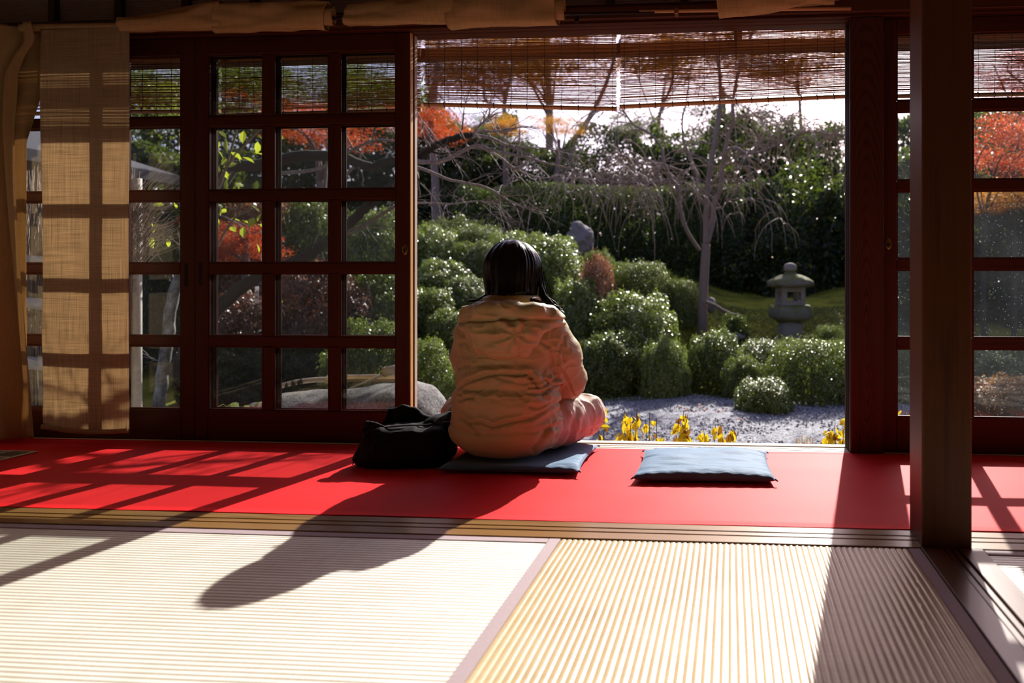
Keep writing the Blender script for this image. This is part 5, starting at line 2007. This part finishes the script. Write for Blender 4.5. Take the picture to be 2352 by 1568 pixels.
fs = [tuple(range(24)), tuple(range(24, 48))[::-1]] + [(k, k + 24, (k + 1) % 24 + 24, (k + 1) % 24) for k in range(24)]
MB().add(vs, fs).build('plate', M['white'], tg)
MB().tube([(c.x, c.y, c.z + hv - .004), (c.x + .012, c.y, c.z + hv + .03), (c.x + .02, c.y, c.z + hv + .07)], .0009, 4).build('wire', M['iron'], tg)


def glyphs(txt, size, loc, rot, parent, mat, ext=.0003):
    cu_ = bpy.data.curves.new('lettering', 'FONT')
    cu_.body = txt
    cu_.size = size
    cu_.align_x = 'CENTER'; cu_.align_y = 'CENTER'
    cu_.extrude = ext
    t_ = bpy.data.objects.new('lettering', cu_)
    COL.objects.link(t_)
    dg = bpy.context.evaluated_depsgraph_get()
    me = bpy.data.meshes.new_from_object(t_.evaluated_get(dg))
    bpy.data.objects.remove(t_)
    me.transform(Matrix.Translation(loc) @ Euler(rot).to_matrix().to_4x4())
    return link('lettering', me, mat, parent)


glyphs('\u7d05', .021, (c.x, c.y - .0015, c.z + .012), (PI / 2, 0, 0), tg, M['ink'])
glyphs('\u6885', .021, (c.x, c.y - .0015, c.z - .018), (PI / 2, 0, 0), tg, M['ink'])


# --- leafy trees beyond the hedge
def canopy(n, seed, L, W, clumps=40, flat=.5):
    r = np.random.default_rng(seed)
    cc = r.normal(size=(clumps, 3)) * [.45, .45, .38]
    k = r.integers(0, clumps, n)
    sp_ = r.uniform(.10, .26, clumps)[k]
    P = cc[k] + r.normal(size=(n, 3)) * sp_[:, None] * np.array([1, 1, flat])
    Nn = r.normal(size=(n, 3)) + [0, 0, .5]
    return leaf_arrays(P, Nn, r.uniform(*L, n), r.uniform(*W, n), r), cc


CAN = {}
for (k, n, seed, L, W, cl) in (('thin', 12000, 41, (.03, .055), (.02, .04), 46), ('dense', 11000, 42, (.03, .055), (.02, .036), 46), ('maple', 9000, 43, (.026, .046), (.022, .038), 52)):
    (v_, f_), cc = canopy(n, seed, L, W, cl)
    CAN[k] = (np_mesh('crown_' + k, v_, f_), cc)


def tree(name, label, trunk, y, crown_px, kind, mat, r0=.10, boughs=7, seed=0, bmat='bark', extra=()):
    """trunk: pixels from the foot up; crown_px: centre x, y and half-width, half-height in pixels."""
    rng = random.Random(seed)
    pts = pix(trunk, y)
    foot = Vector(pts[0]); foot.z = ground_at(foot.x, min(y, 14))
    e = empty(name, foot, label, 'tree')
    pts = [tuple(foot - Vector((0, 0, .1)))] + pts[1:]
    s, rad = limb(pts, r0, r0 * .4, 5, 7)
    MB().tube(s, rad, 8).build('trunk', M[bmat], e, True)
    for (pp, a, b) in extra:
        s2, rad2 = limb(pix(pp, y), a, b, 5, 6)
        MB().tube(s2, rad2, 7).build('bough', M[bmat], e, True)
    cx, cyp, hw, hh = crown_px
    c = at(cx, cyp, y)
    sx, sz = hw / FPX * y, hh / FPX * y
    me, cc = CAN[kind]
    r0 = r0 * max(1, y / 15)
    o = bpy.data.objects.new('crown', var_mesh(me, M[mat]))
    COL.objects.link(o)
    o.parent = e
    o.location = c
    o.matrix_parent_inverse = e.matrix_basis.inverted()
    o.scale = (sx, min(sx, 1.8), sz)
    ang = rng.uniform(-.4, .4)
    o.rotation_euler = (0, 0, ang)
    o['kind'] = 'stuff'
    g = MB()
    for q in range(boughs):
        t = cc[rng.randrange(len(cc))]
        tip = np.array([c.x + t[0] * sx, c.y + t[1] * min(sx, 1.6), c.z + t[2] * sz])
        i = rng.randrange(len(s) // 3, len(s))
        b = np.array(s[i])
        mid = (b + tip) / 2 + np.array([rng.gauss(0, .12), rng.gauss(0, .1), .12])
        g.tube(spline([b, mid, tip], 4), [rad[i] * .5 * (1 - .09 * z) for z in range(9)], 5, False)
    if boughs:
        g.build('boughs', M[bmat], e, True, 'stuff')
    return e


TB = tree
TB('red_maple_tree', 'red maple left of the opening, glowing behind the bare plum twigs', [(1000, 640), (1000, 420), (990, 300), (1002, 180), (1010, 80)], 13.4, (1000, 290, 95, 56), 'maple', 'maple_r', .09, 8, 1)
TB('red_maple_tree', 'red maple seen through the upper panes of the twelve-pane door', [(740, 620), (735, 420), (725, 330)], 9.4, (735, 295, 135, 70), 'maple', 'maple_r', .07, 9, 2)
TB('red_maple_tree', 'red maple showing through the left pane column beside the sapling', [(560, 640), (565, 560), (570, 520)], 7.4, (548, 555, 100, 75), 'thin', 'maple_r', .05, 7, 3)
TB('yellow_maple_tree', 'yellow-orange maple above the clipped hedge in the middle', [(1275, 620), (1280, 400), (1285, 320)], 13.6, (1290, 292, 66, 30), 'maple', 'maple_o', .07, 7, 4)
TB('yellow_maple_tree', 'small yellow-orange maple over the hedge left of the middle', [(1165, 640), (1160, 400), (1155, 320)], 13.6, (1160, 288, 46, 34), 'thin', 'maple_o', .06, 6, 5)
TB('bronze_tree', 'thick straight trunk with bronze leaves showing through the left blind', [(1262, 640), (1262, 400), (1262, 270), (1258, 160), (1256, 40), (1255, -60)], 24.0, (1240, 120, 170, 105), 'thin', 'maple_b', .17, 9, 6,
   extra=[([(1266, 420), (1300, 345), (1335, 300), (1360, 260), (1385, 210), (1400, 170), (1425, 90)], .12, .05), ([(1262, 190), (1230, 140), (1210, 80)], .07, .03)])
TB('bronze_tree', 'forked tree with brown leaves behind the left blind, near the door edge', [(1160, 600), (1158, 300), (1160, 230), (1172, 180), (1185, 100), (1190, -20)], 21.0, (1085, 140, 150, 105), 'thin', 'maple_b', .08, 9, 7,
   extra=[([(1158, 245), (1115, 230), (1112, 180), (1103, 140)], .05, .03), ([(1158, 420), (1050, 340), (985, 260), (1000, 180), (1010, 120)], .10, .06)])
TB('bronze_tree', 'spreading tree with brown leaves showing through the right blind', [(1500, 600), (1510, 300), (1540, 200), (1560, 100)], 25.0, (1545, 110, 190, 100), 'thin', 'maple_b', .09, 9, 8)
TB('bronze_tree', 'leafy tree behind the right end of the right blind', [(1850, 500), (1840, 300), (1830, 150)], 25.0, (1810, 125, 180, 100), 'thin', 'maple_b', .09, 9, 9)
TB('green_tree', 'bright green tree above the hedge below the gap between the blinds', [(1450, 600), (1455, 400), (1460, 320)], 18.0, (1465, 292, 80, 42), 'thin', 'tree', .07, 7, 10)
TB('green_tree', 'dark evergreen tree behind the weeping cherry', [(1665, 560), (1668, 400), (1662, 260), (1660, 200)], 20.0, (1690, 300, 130, 85), 'thin', 'dark', .13, 9, 11)
TB('green_tree', 'green tree at right against the white sky', [(1830, 520), (1830, 400), (1825, 330)], 19.0, (1850, 330, 110, 60), 'thin', 'tree', .08, 8, 12)
TB('green_tree', 'green tree over the hedge behind the plum twigs', [(1120, 600), (1110, 400), (1100, 310)], 18.5, (1100, 300, 120, 38), 'thin', 'tree', .08, 7, 13)
TB('evergreen_tree', 'dark evergreen seen through the upper left door panes', [(560, 640), (560, 420), (560, 200)], 19.0, (560, 200, 170, 150), 'dense', 'tree', .12, 9, 14, 'barkd')
TB('evergreen_tree', 'dark tree with yellowish leaves at far left behind the hanging cloth', [(330, 640), (335, 420), (340, 200)], 14.0, (330, 240, 150, 190), 'dense', 'tree', .12, 9, 15, 'barkd')
TB('evergreen_tree', 'dark evergreen filling the right door panes behind the maple', [(840, 640), (840, 420), (830, 200)], 20.0, (830, 230, 180, 160), 'dense', 'tree', .12, 9, 16, 'barkd')
TB('orange_maple_tree', 'red and orange maple seen through the dusty panes at the right edge', [(2262, 790), (2258, 620), (2268, 470), (2290, 380)], 8.3, (2310, 345, 110, 100), 'maple', 'maple_r', .035, 9, 17, 'barkd')
TB('orange_maple_tree', 'orange-yellow maple low in the dusty panes at the right edge', [(2330, 700), (2330, 520), (2320, 440)], 8.5, (2300, 455, 110, 50), 'thin', 'maple_o', .035, 8, 18, 'barkd')
TB('orange_maple_tree', 'tall red maple behind the right reed blind beyond the near post', [(2400, 600), (2400, 300), (2380, 150)], 11.5, (2350, 180, 120, 80), 'maple', 'maple_r', .08, 8, 19)
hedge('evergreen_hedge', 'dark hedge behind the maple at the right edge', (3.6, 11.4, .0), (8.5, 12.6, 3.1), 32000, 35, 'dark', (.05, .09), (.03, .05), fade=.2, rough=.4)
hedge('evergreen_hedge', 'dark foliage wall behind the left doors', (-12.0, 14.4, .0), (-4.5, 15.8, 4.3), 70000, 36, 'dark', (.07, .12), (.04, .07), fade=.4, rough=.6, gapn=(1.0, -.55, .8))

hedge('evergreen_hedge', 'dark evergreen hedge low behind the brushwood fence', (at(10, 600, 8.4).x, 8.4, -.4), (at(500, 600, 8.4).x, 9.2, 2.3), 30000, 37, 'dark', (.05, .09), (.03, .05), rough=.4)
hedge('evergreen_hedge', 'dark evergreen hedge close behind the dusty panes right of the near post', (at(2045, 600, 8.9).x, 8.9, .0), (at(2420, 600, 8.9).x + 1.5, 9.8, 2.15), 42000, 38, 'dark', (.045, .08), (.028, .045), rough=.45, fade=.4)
# ------------------------------------------------------------ stone lantern
M['granite'] = stone('mossy_granite', (.12, .11, .09), (.27, .245, .21), (.13, .14, .035), 7)
M['granite2'] = stone('warm_granite', (.19, .16, .135), (.34, .30, .265), None, 8)
sl = empty('stone_lantern', tuple(at(1815, 770, 9.3)), 'weathered mossy stone lantern on the slope at right', 'lantern', rz=0)
lc = at(1815, 770, 9.3)
LX, LY = lc.x, 9.3
LR = math.radians(14)


def loft(prof, n=32, p=4.0, wob=.006, seed=0):
    """Rounded-square rings: (z, half width)."""
    vs, fs = [], []
    for (z, r) in prof:
        for k in range(n):
            a = 2 * PI * k / n
            c_, s_ = math.cos(a), math.sin(a)
            q = r / (abs(c_) ** p + abs(s_) ** p) ** (1 / p)
            x, y = q * c_, q * s_
            vs.append((x, y, z))
    V = np.array(vs)
    V += np.stack([noise(V * 14, seed), noise(V * 14, seed + 1), noise(V * 14, seed + 2)], 1) * wob
    cr, sr = math.cos(LR), math.sin(LR)
    V = np.stack([LX + V[:, 0] * cr - V[:, 1] * sr, LY + V[:, 0] * sr + V[:, 1] * cr, V[:, 2]], 1)
    for i in range(len(prof) - 1):
        for k in range(n):
            a, b = i * n + k, i * n + (k + 1) % n
            fs.append((a, b, b + n, a + n))
    fs.append(tuple(range(n))[::-1]); fs.append(tuple(range((len(prof) - 1) * n, len(prof) * n)))
    return MB().add(V, fs)


def lz(py): return HC - (py - CY) / FPX * 9.3


hwm = 9.3 / FPX
loft([(lz(800), 25 * hwm), (lz(770), 25 * hwm), (lz(737), 24 * hwm)], p=6, seed=1).build('pedestal', M['granite2'], sl, True)
loft([(lz(738), 28 * hwm), (lz(731), 38 * hwm), (lz(727), 42 * hwm), (lz(715), 44 * hwm), (lz(705), 43 * hwm), (lz(701), 40 * hwm), (lz(700), 34 * hwm)], p=5, wob=.012, seed=2).build('platform', M['granite'], sl, True)
fbx = MB()
R_ = Matrix.Translation((LX, LY, 0)) @ Matrix.Rotation(LR, 4, 'Z')
hw, t = 27 * hwm, 11 * hwm
zb, z1, z2, zt = lz(701), lz(690), lz(670), lz(655)
fbx.box(-hw, hw, -hw, hw, zb, z1, .006, R_).box(-hw, hw, -hw, hw, z2, zt, .006, R_)
for sx in (-1, 1):
    for sy in (-1, 1):
        fbx.box(min(sx * hw, sx * (hw - t)), max(sx * hw, sx * (hw - t)), min(sy * hw, sy * (hw - t)), max(sy * hw, sy * (hw - t)), z1 - .002, z2 + .002, .004, R_)
fbx.build('fire_box', M['granite2'], sl)
loft([(lz(659), 30 * hwm), (lz(657), 45 * hwm), (lz(652), 49 * hwm), (lz(646), 48 * hwm), (lz(640), 38 * hwm), (lz(634), 29 * hwm), (lz(630), 21 * hwm), (lz(629), 12 * hwm)], p=3.4, wob=.014, seed=3).build('roof_stone', M['granite'], sl, True)
g = MB().lathe([(13 * hwm, 0), (13.5 * hwm, .01), (14 * hwm, .025), (12 * hwm, .035), (11 * hwm, .04)], 20, (LX, LY, lz(631)))
g.build('finial_ring', M['granite'], sl, True)
g = MB().lathe([(10 * hwm, 0), (14 * hwm, .015), (15 * hwm, .04), (14.5 * hwm, .07), (11 * hwm, .095), (6 * hwm, .108), (1 * hwm, .112)], 20, (LX, LY, lz(624)))
g.build('finial', M['granite2'], sl, True)


# ------------------------------------------------------------ boulders and basin
def boulder(name, label, c, r, seed, mat, lump=.16, h=.03, cat='rock', extra=None, parent=None, sharp=1.0):
    c = Vector(c)
    f = Field(np.array(c) - np.array(r) * 1.35, np.array(c) + np.array(r) * 1.35, h)
    f.ell(c, r, .02)
    if extra: extra(f)
    V, F = f.surface()
    V = laplace(V, F, 2)
    n = vnormals(V, F)
    s = 1.6 / max(r)
    d = noise(V * s, seed) * lump * min(r) + noise(V * s * 2.7, seed + 1) * lump * .4 * min(r) + noise(V * s * 8, seed + 2) * lump * .10 * min(r)
    V = V + n * d[:, None]
    o = link(name, np_mesh(name, V, F), mat, parent)
    if parent is None: tag(o, label, cat)
    return o


M['rock'] = stone('grey_granite', (.08, .07, .06), (.34, .325, .31), None, 5)
M['rock2'] = stone('mauve_granite', (.13, .11, .11), (.26, .23, .23), None, 5)
c = at(1330, 545, 10.2)
f_ = boulder('boulder', 'pointed grey boulder standing among the shrubs above the person', (c.x, 10.2, c.z - .10), (.21, .2, .33), 71, M['rock2'], .30, .02)
c = at(1132, 0, 1)
c = at(1680, 770, 8.55)
boulder('boulder', 'low flat stone edging below the weeping tree', (c.x, 8.5, c.z - .02), (.16, .09, .05), 72, M['rock2'], .3, .012)
c = at(1632, 700, 9.3)
boulder('boulder', 'small pale stone behind the weeping tree\'s trunk', (c.x, 9.3, c.z), (.07, .07, .11), 73, M['rock2'], .25, .015)
c = at(575, 925, 4.9)
boulder('boulder', 'small pale rock left of the stone basin', (c.x + .03, 4.95, c.z - .2), (.12, .14, .2), 74, M['rock'], .2, .02)

bs = empty('stone_basin', tuple(at(810, 985, 4.1)), 'broad rough granite water basin outside the twelve-pane door', 'basin')
c0, c1_ = at(625, 900, 4.1), at(1015, 930, 4.1)
cm = at(815, 905, 4.1)


def basin_extra(f):
    a = at(940, 905, 4.05)
    f.ell((a.x, 4.02, a.z - .16), (.26, .27, .25), .06)
    b = at(690, 915, 4.15)
    f.ell((b.x, 4.18, b.z - .19), (.30, .28, .22), .06)
    d = at(820, 890, 4.25)
    f.ell((d.x, 4.30, d.z + .02), (.20, .12, .10), .03, sub=True)      # hollow for water


boulder('rock', None, (cm.x, 4.2, -.22), (.52, .34, .30), 75, M['rock'], .10, .018, extra=basin_extra, parent=bs)
m, nt = new_mat('still_water')
w = principled(nt, (.02, .018, .01), .04, .5, None)
M['water'] = m
d = at(820, 890, 4.25)
g = MB()
vs = [(d.x + .20 * math.cos(2 * PI * k / 28), 4.30 + .12 * math.sin(2 * PI * k / 28), d.z - .022) for k in range(28)]
g.add(vs, [tuple(range(28))])
g.build('water', M['water'], bs)

M['bamboo'] = wood('weathered_bamboo', (.42, .33, .2), (.66, .56, .4), 'X', .4, .4, 30)
M['bambooy'] = wood('yellow_bamboo', (.45, .27, .06), (.62, .42, .13), 'X', .4, .4, 30)


def bamboo(name, mat, pts, r, parent, nodes=4):
    s = spline(pts, 8)
    rad = []
    for i in range(len(s)):
        u = i / (len(s) - 1) * nodes
        rad.append(r * (1 + .10 * math.exp(-((u - round(u)) / .05) ** 2)))
    g = MB().tube(s, rad, 12)
    return g.build(name, M[mat], parent, True)


bp = empty('bamboo_pipe', tuple(at(700, 875, 4.42)), 'pale bamboo pipe with dark pointed notches lying on the basin\'s back rim', 'bamboo pipe')
bamboo('pipe', 'bamboo', pix([(625, 893), (665, 881), (705, 874), (750, 871), (762, 870)], 4.42), .016, bp, 3)
for (a, b, s_) in ((645, 886, .7), (658, 884, 1.0), (672, 879, .95), (677, 882, .7), (686, 877, .8), (691, 875, 1.0)):
    p = at(a, b, 4.39)
    MB().add([(p.x - .014 * s_, p.y, p.z - .018), (p.x + .014 * s_, p.y, p.z - .016), (p.x + .009 * s_, p.y - .003, p.z + .008 * s_), (p.x + .002, p.y - .003, p.z + .020 * s_), (p.x - .007 * s_, p.y - .003, p.z + .006 * s_), (p.x, p.y + .012, p.z - .016)],
             [(0, 1, 2, 3, 4), (1, 5, 3, 2), (5, 0, 4, 3), (0, 5, 1)]).build('dark_point', M['black'], bp)  # small dark pointed pieces set along the pipe
br = empty('bamboo_rest', tuple(at(830, 872, 4.35)), 'pair of parallel bamboo poles laid across the basin under the ladle', 'bamboo rest')
bamboo('pole', 'bamboo', pix([(752, 866), (820, 864.5), (900, 864), (935, 864)], 4.45), .0125, br, 5)
bamboo('pole', 'bambooy', pix([(748, 875), (820, 872.5), (900, 873), (935, 873)], 4.38), .0125, br, 5)
ld = empty('ladle', tuple(at(885, 858, 4.3)), 'bamboo water ladle with round cup resting on the basin', 'ladle')
hp = pix([(788, 898.5), (830, 881), (870, 864), (888, 856)], 4.3, [-.12, -.06, 0, .03])
MB().tube(hp, [.0052, .0056, .006, .006], 8).build('handle', M['bamboo'], ld, True)
cc = at(896, 851, 4.33)
ax = Vector((.93, .15, .20)).normalized()
g = MB().tube([cc - ax * .038, cc - ax * .036, cc + ax * .036, cc + ax * .040], [.026, .029, .030, .030], 20)
g.build('cup', M['bamboo'], ld, True)
g = MB().tube([cc - ax * .040, cc - ax * .020], [.0305, .0305], 20)
g.build('cup_band', M['bambooy'], ld, True)

# clump of green strap leaves at the basin's left
lp_ = empty('leafy_plant', tuple(at(560, 950, 4.2)), 'low plant with green strap leaves left of the stone basin', 'plant')
rng = random.Random(12)
for k in range(46):
    a = rng.uniform(0, 6.28); L = rng.uniform(.10, .22)
    b = at(rng.choice((535, 560, 585, 600)), 962, 4.2); b = Vector((b.x, 4.2 + rng.uniform(-.08, .08), GZ + .28 + rng.uniform(-.03, .03)))
    dv = Vector((math.cos(a), math.sin(a), 0)); sd = Vector((-dv.y, dv.x, 0)) * .012
    p1 = b + dv * L * .5 + Vector((0, 0, L * .55)); p2 = b + dv * L + Vector((0, 0, L * .35))
    MB().add([b - sd * .4, b + sd * .4, p1 + sd, p1 - sd, p2], [(0, 1, 2, 3), (3, 2, 4)]).build('leaf', M['bright'], lp_, True)
g = MB()
for k in range(8):
    b = at(rng.choice((535, 560, 585, 600)), 962, 4.2)
    g.tube([(b.x, 4.2, GZ - .02), (b.x, 4.2, GZ + .28)], .006, 4)
g.build('stalks', M['stem'], lp_, True, 'stuff')


# ------------------------------------------------------------ yellow plants along the veranda
def yellow_plant(px, y, hpx, stems, nleaf, label, seed, wpx=30, brown=.15, size=.048):
    rng = random.Random(seed)
    top = at(px, hpx, y)
    e = empty('yellow_plant', (top.x, y, GZ), label, 'plant')
    H = top.z - GZ
    wm = wpx / FPX * y
    for k in range(stems):
        x0 = top.x + rng.uniform(-.5, .5) * wm * .6
        x1 = top.x + rng.uniform(-1, 1) * wm
        hh = H * rng.uniform(.72, 1.0) if k else H
        yy = y + rng.uniform(-.06, .06)
        s = spline([(x0, yy, GZ - .02), (x0 + (x1 - x0) * .4, yy, GZ + hh * .5), (x1, yy + rng.uniform(-.03, .03), GZ + hh)], 5)
        MB().tube(s, [.004 - .0025 * i / (len(s) - 1) for i in range(len(s))], 5).build('stem', M['stem'], e, True)
        for q in range(int(nleaf * 1.9) // stems):
            t = 1 - rng.random() ** 1.7 * .50
            p = s[min(int(t * (len(s) - 1)), len(s) - 1)]
            p = Vector(p) + Vector((rng.gauss(0, .014), rng.gauss(0, .012), rng.uniform(-.005, .035)))
            big_leaf(e, p, size, rng, 'brownleaf' if rng.random() < brown else 'yellow', 1.1)
    return e


yellow_plant(1382, 3.55, 922, 2, 16, 'yellow plant half hidden behind the seated person\'s knee', 1, 8)
yellow_plant(1450, 3.62, 934, 5, 50, 'tallest bright yellow plant between the person and the empty cushion', 2, 20, .06)
yellow_plant(1492, 3.66, 945, 2, 9, 'thin sparse yellow stem left of the brownish plant', 3, 10, .1)
yellow_plant(1515, 3.6, 956, 2, 10, 'short yellow stem with a dark seed head behind the cushion\'s left corner', 4, 8, .2)
yellow_plant(1556, 3.64, 948, 6, 60, 'bushy yellow plant turning brown at the tips behind the cushion', 5, 26, .30)
yellow_plant(1632, 3.6, 972, 4, 34, 'left one of the two low yellow plants behind the empty cushion\'s middle', 6, 18, .18)
yellow_plant(1668, 3.66, 974, 4, 34, 'right one of the two low yellow plants behind the empty cushion\'s middle', 7, 20, .2)
yellow_plant(1922, 3.6, 940, 5, 52, 'yellow plant leaning against the figured post\'s left side', 8, 20, .06)
yellow_plant(2074, 3.62, 930, 4, 36, 'yellow-orange plant seen in the lowest pane left of the near post', 9, 20, .1)
tg_ = empty('withered_stalks', (at(1845, 1010, 3.6).x, 3.6, GZ), 'few dry yellow stalks standing at the sill right of the cushion', 'plant')
rng = random.Random(3)
for k in range(7):
    b = at(1828 + k * 6 + rng.uniform(-3, 3), 0, 3.6)
    tp = at(1830 + k * 6, 1000 + rng.uniform(-2, 14), 3.6)
    MB().tube([(b.x, 3.6, GZ - .02), (b.x + .004, 3.6, (GZ + tp.z) / 2), (tp.x, 3.6, tp.z)], [.004, .0035, .002], 5).build('stalk', M['yellow'], tg_, True)

# ------------------------------------------------------------ brushwood fence and neighbouring eave at left
M['brush'] = plain('dry_brushwood', (.36, .29, .24), .8, .2, .35, 80, 0)
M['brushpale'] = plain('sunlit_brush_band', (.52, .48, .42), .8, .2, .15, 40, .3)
fn_ = empty('brushwood_fence', tuple(at(200, 1000, 3.75)), 'brushwood sleeve fence with bound bands, seen at far left behind the curtain', 'fence')
rng = random.Random(17)
xl, xr = at(40, 700, 3.75).x, at(305, 700, 3.75).x
zt = at(100, 380, 3.75).z
g = MB()
for k in range(520):
    x = rng.uniform(xl, xr); y = 3.75 + rng.uniform(-.03, .03)
    g.tube([(x, y, GZ), (x + rng.uniform(-.03, .03), y, .4), (x + rng.uniform(-.06, .06), y + rng.uniform(-.03, .03), zt * rng.uniform(.8, 1.0))], [.0045, .0035, .0015], 3, False)
g.build('twigs', M['brush'], fn_, True, 'stuff')
for (pa, r_) in ((595, .022), (697, .032), (835, .036)):
    z = at(85, pa, 3.70).z
    s = [(xl + (xr - xl) * i / 16, 3.72, z + .004 * math.sin(i)) for i in range(17)]
    MB().tube(s, r_, 12).build('bound_band', M['brushpale'], fn_, True)
pst = at(313, 700, 3.76)
MB().tube([(pst.x, 3.76, GZ - .02), (pst.x, 3.76, 1.25)], .027, 12).build('end_post', M['brushpale'], fn_, True)
g = MB()
for k in range(170):
    b = Vector((pst.x + rng.uniform(-.04, .02), 3.73 + rng.uniform(-.03, .03), rng.uniform(.68, 1.05)))
    a = rng.uniform(.5, 1.35)
    L = rng.uniform(.18, .42)
    d_ = Vector((math.cos(a), rng.uniform(-.15, .15), math.sin(a)))
    m1 = b + d_ * L * .55 + Vector((0, 0, .02)); e1 = b + d_ * L + Vector((.03, 0, -.02))
    g.tube([b, m1, e1], [.002, .0014, .0006], 3, False)
g.build('loose_twigs', M['brush'], fn_, True, 'stuff')

M['fascia'] = plain('pale_grey_fascia', (.06, .056, .055), .6, .3, .08, 6, .05)
M['shed'] = plain('shaded_grey_wall', (.20, .19, .19), .8, .2, .1, 8, .1)
wg = struct(empty('wall_wing', tuple(at(200, 900, 6.5))), 'neighbouring wing with a pale sloping eave edge, behind the left doors')
pA, pB = at(20, 326, 5.5), at(412, 408, 7.2)
pA.z = pB.z = (pA.z + pB.z) / 2
dv = (pB - pA).normalized(); nv = Vector((-dv.y, dv.x, 0))
vs = []
for q, off in ((pA - dv * 2, 0), (pB, 0)):
    for (o_, z_) in ((0, 0), (0, -.10), (1.8, .45), (1.8, .55)):
        vs.append(q + nv * o_ + Vector((0, 0, z_)))
MB().add(vs, [(0, 1, 5, 4), (1, 2, 6, 5), (2, 3, 7, 6), (3, 0, 4, 7), (0, 3, 2, 1), (4, 5, 6, 7)]).build('eave', M['fascia'], wg)
w0, w1 = pA - dv * 2 + nv * .55, pB + nv * .55 - dv * .5
vs = [(w0.x, w0.y, GZ - .1), (w1.x, w1.y, GZ - .1), (w1.x, w1.y, pA.z + .1), (w0.x, w0.y, pA.z + .1)]
vs += [(a + nv.x * .1, b + nv.y * .1, c_) for (a, b, c_) in vs]
MB().add(vs, [(0, 1, 2, 3), (4, 7, 6, 5), (0, 4, 5, 1), (3, 2, 6, 7), (0, 3, 7, 4), (1, 5, 6, 2)]).build('wing_wall', M['shed'], wg)
# veranda footing so that nothing shows through under the sill
struct(box('wall_footing', M['plaster'], None, -3.7, 2.7, 3.0, 3.06, GZ - .1, -.05, 0))
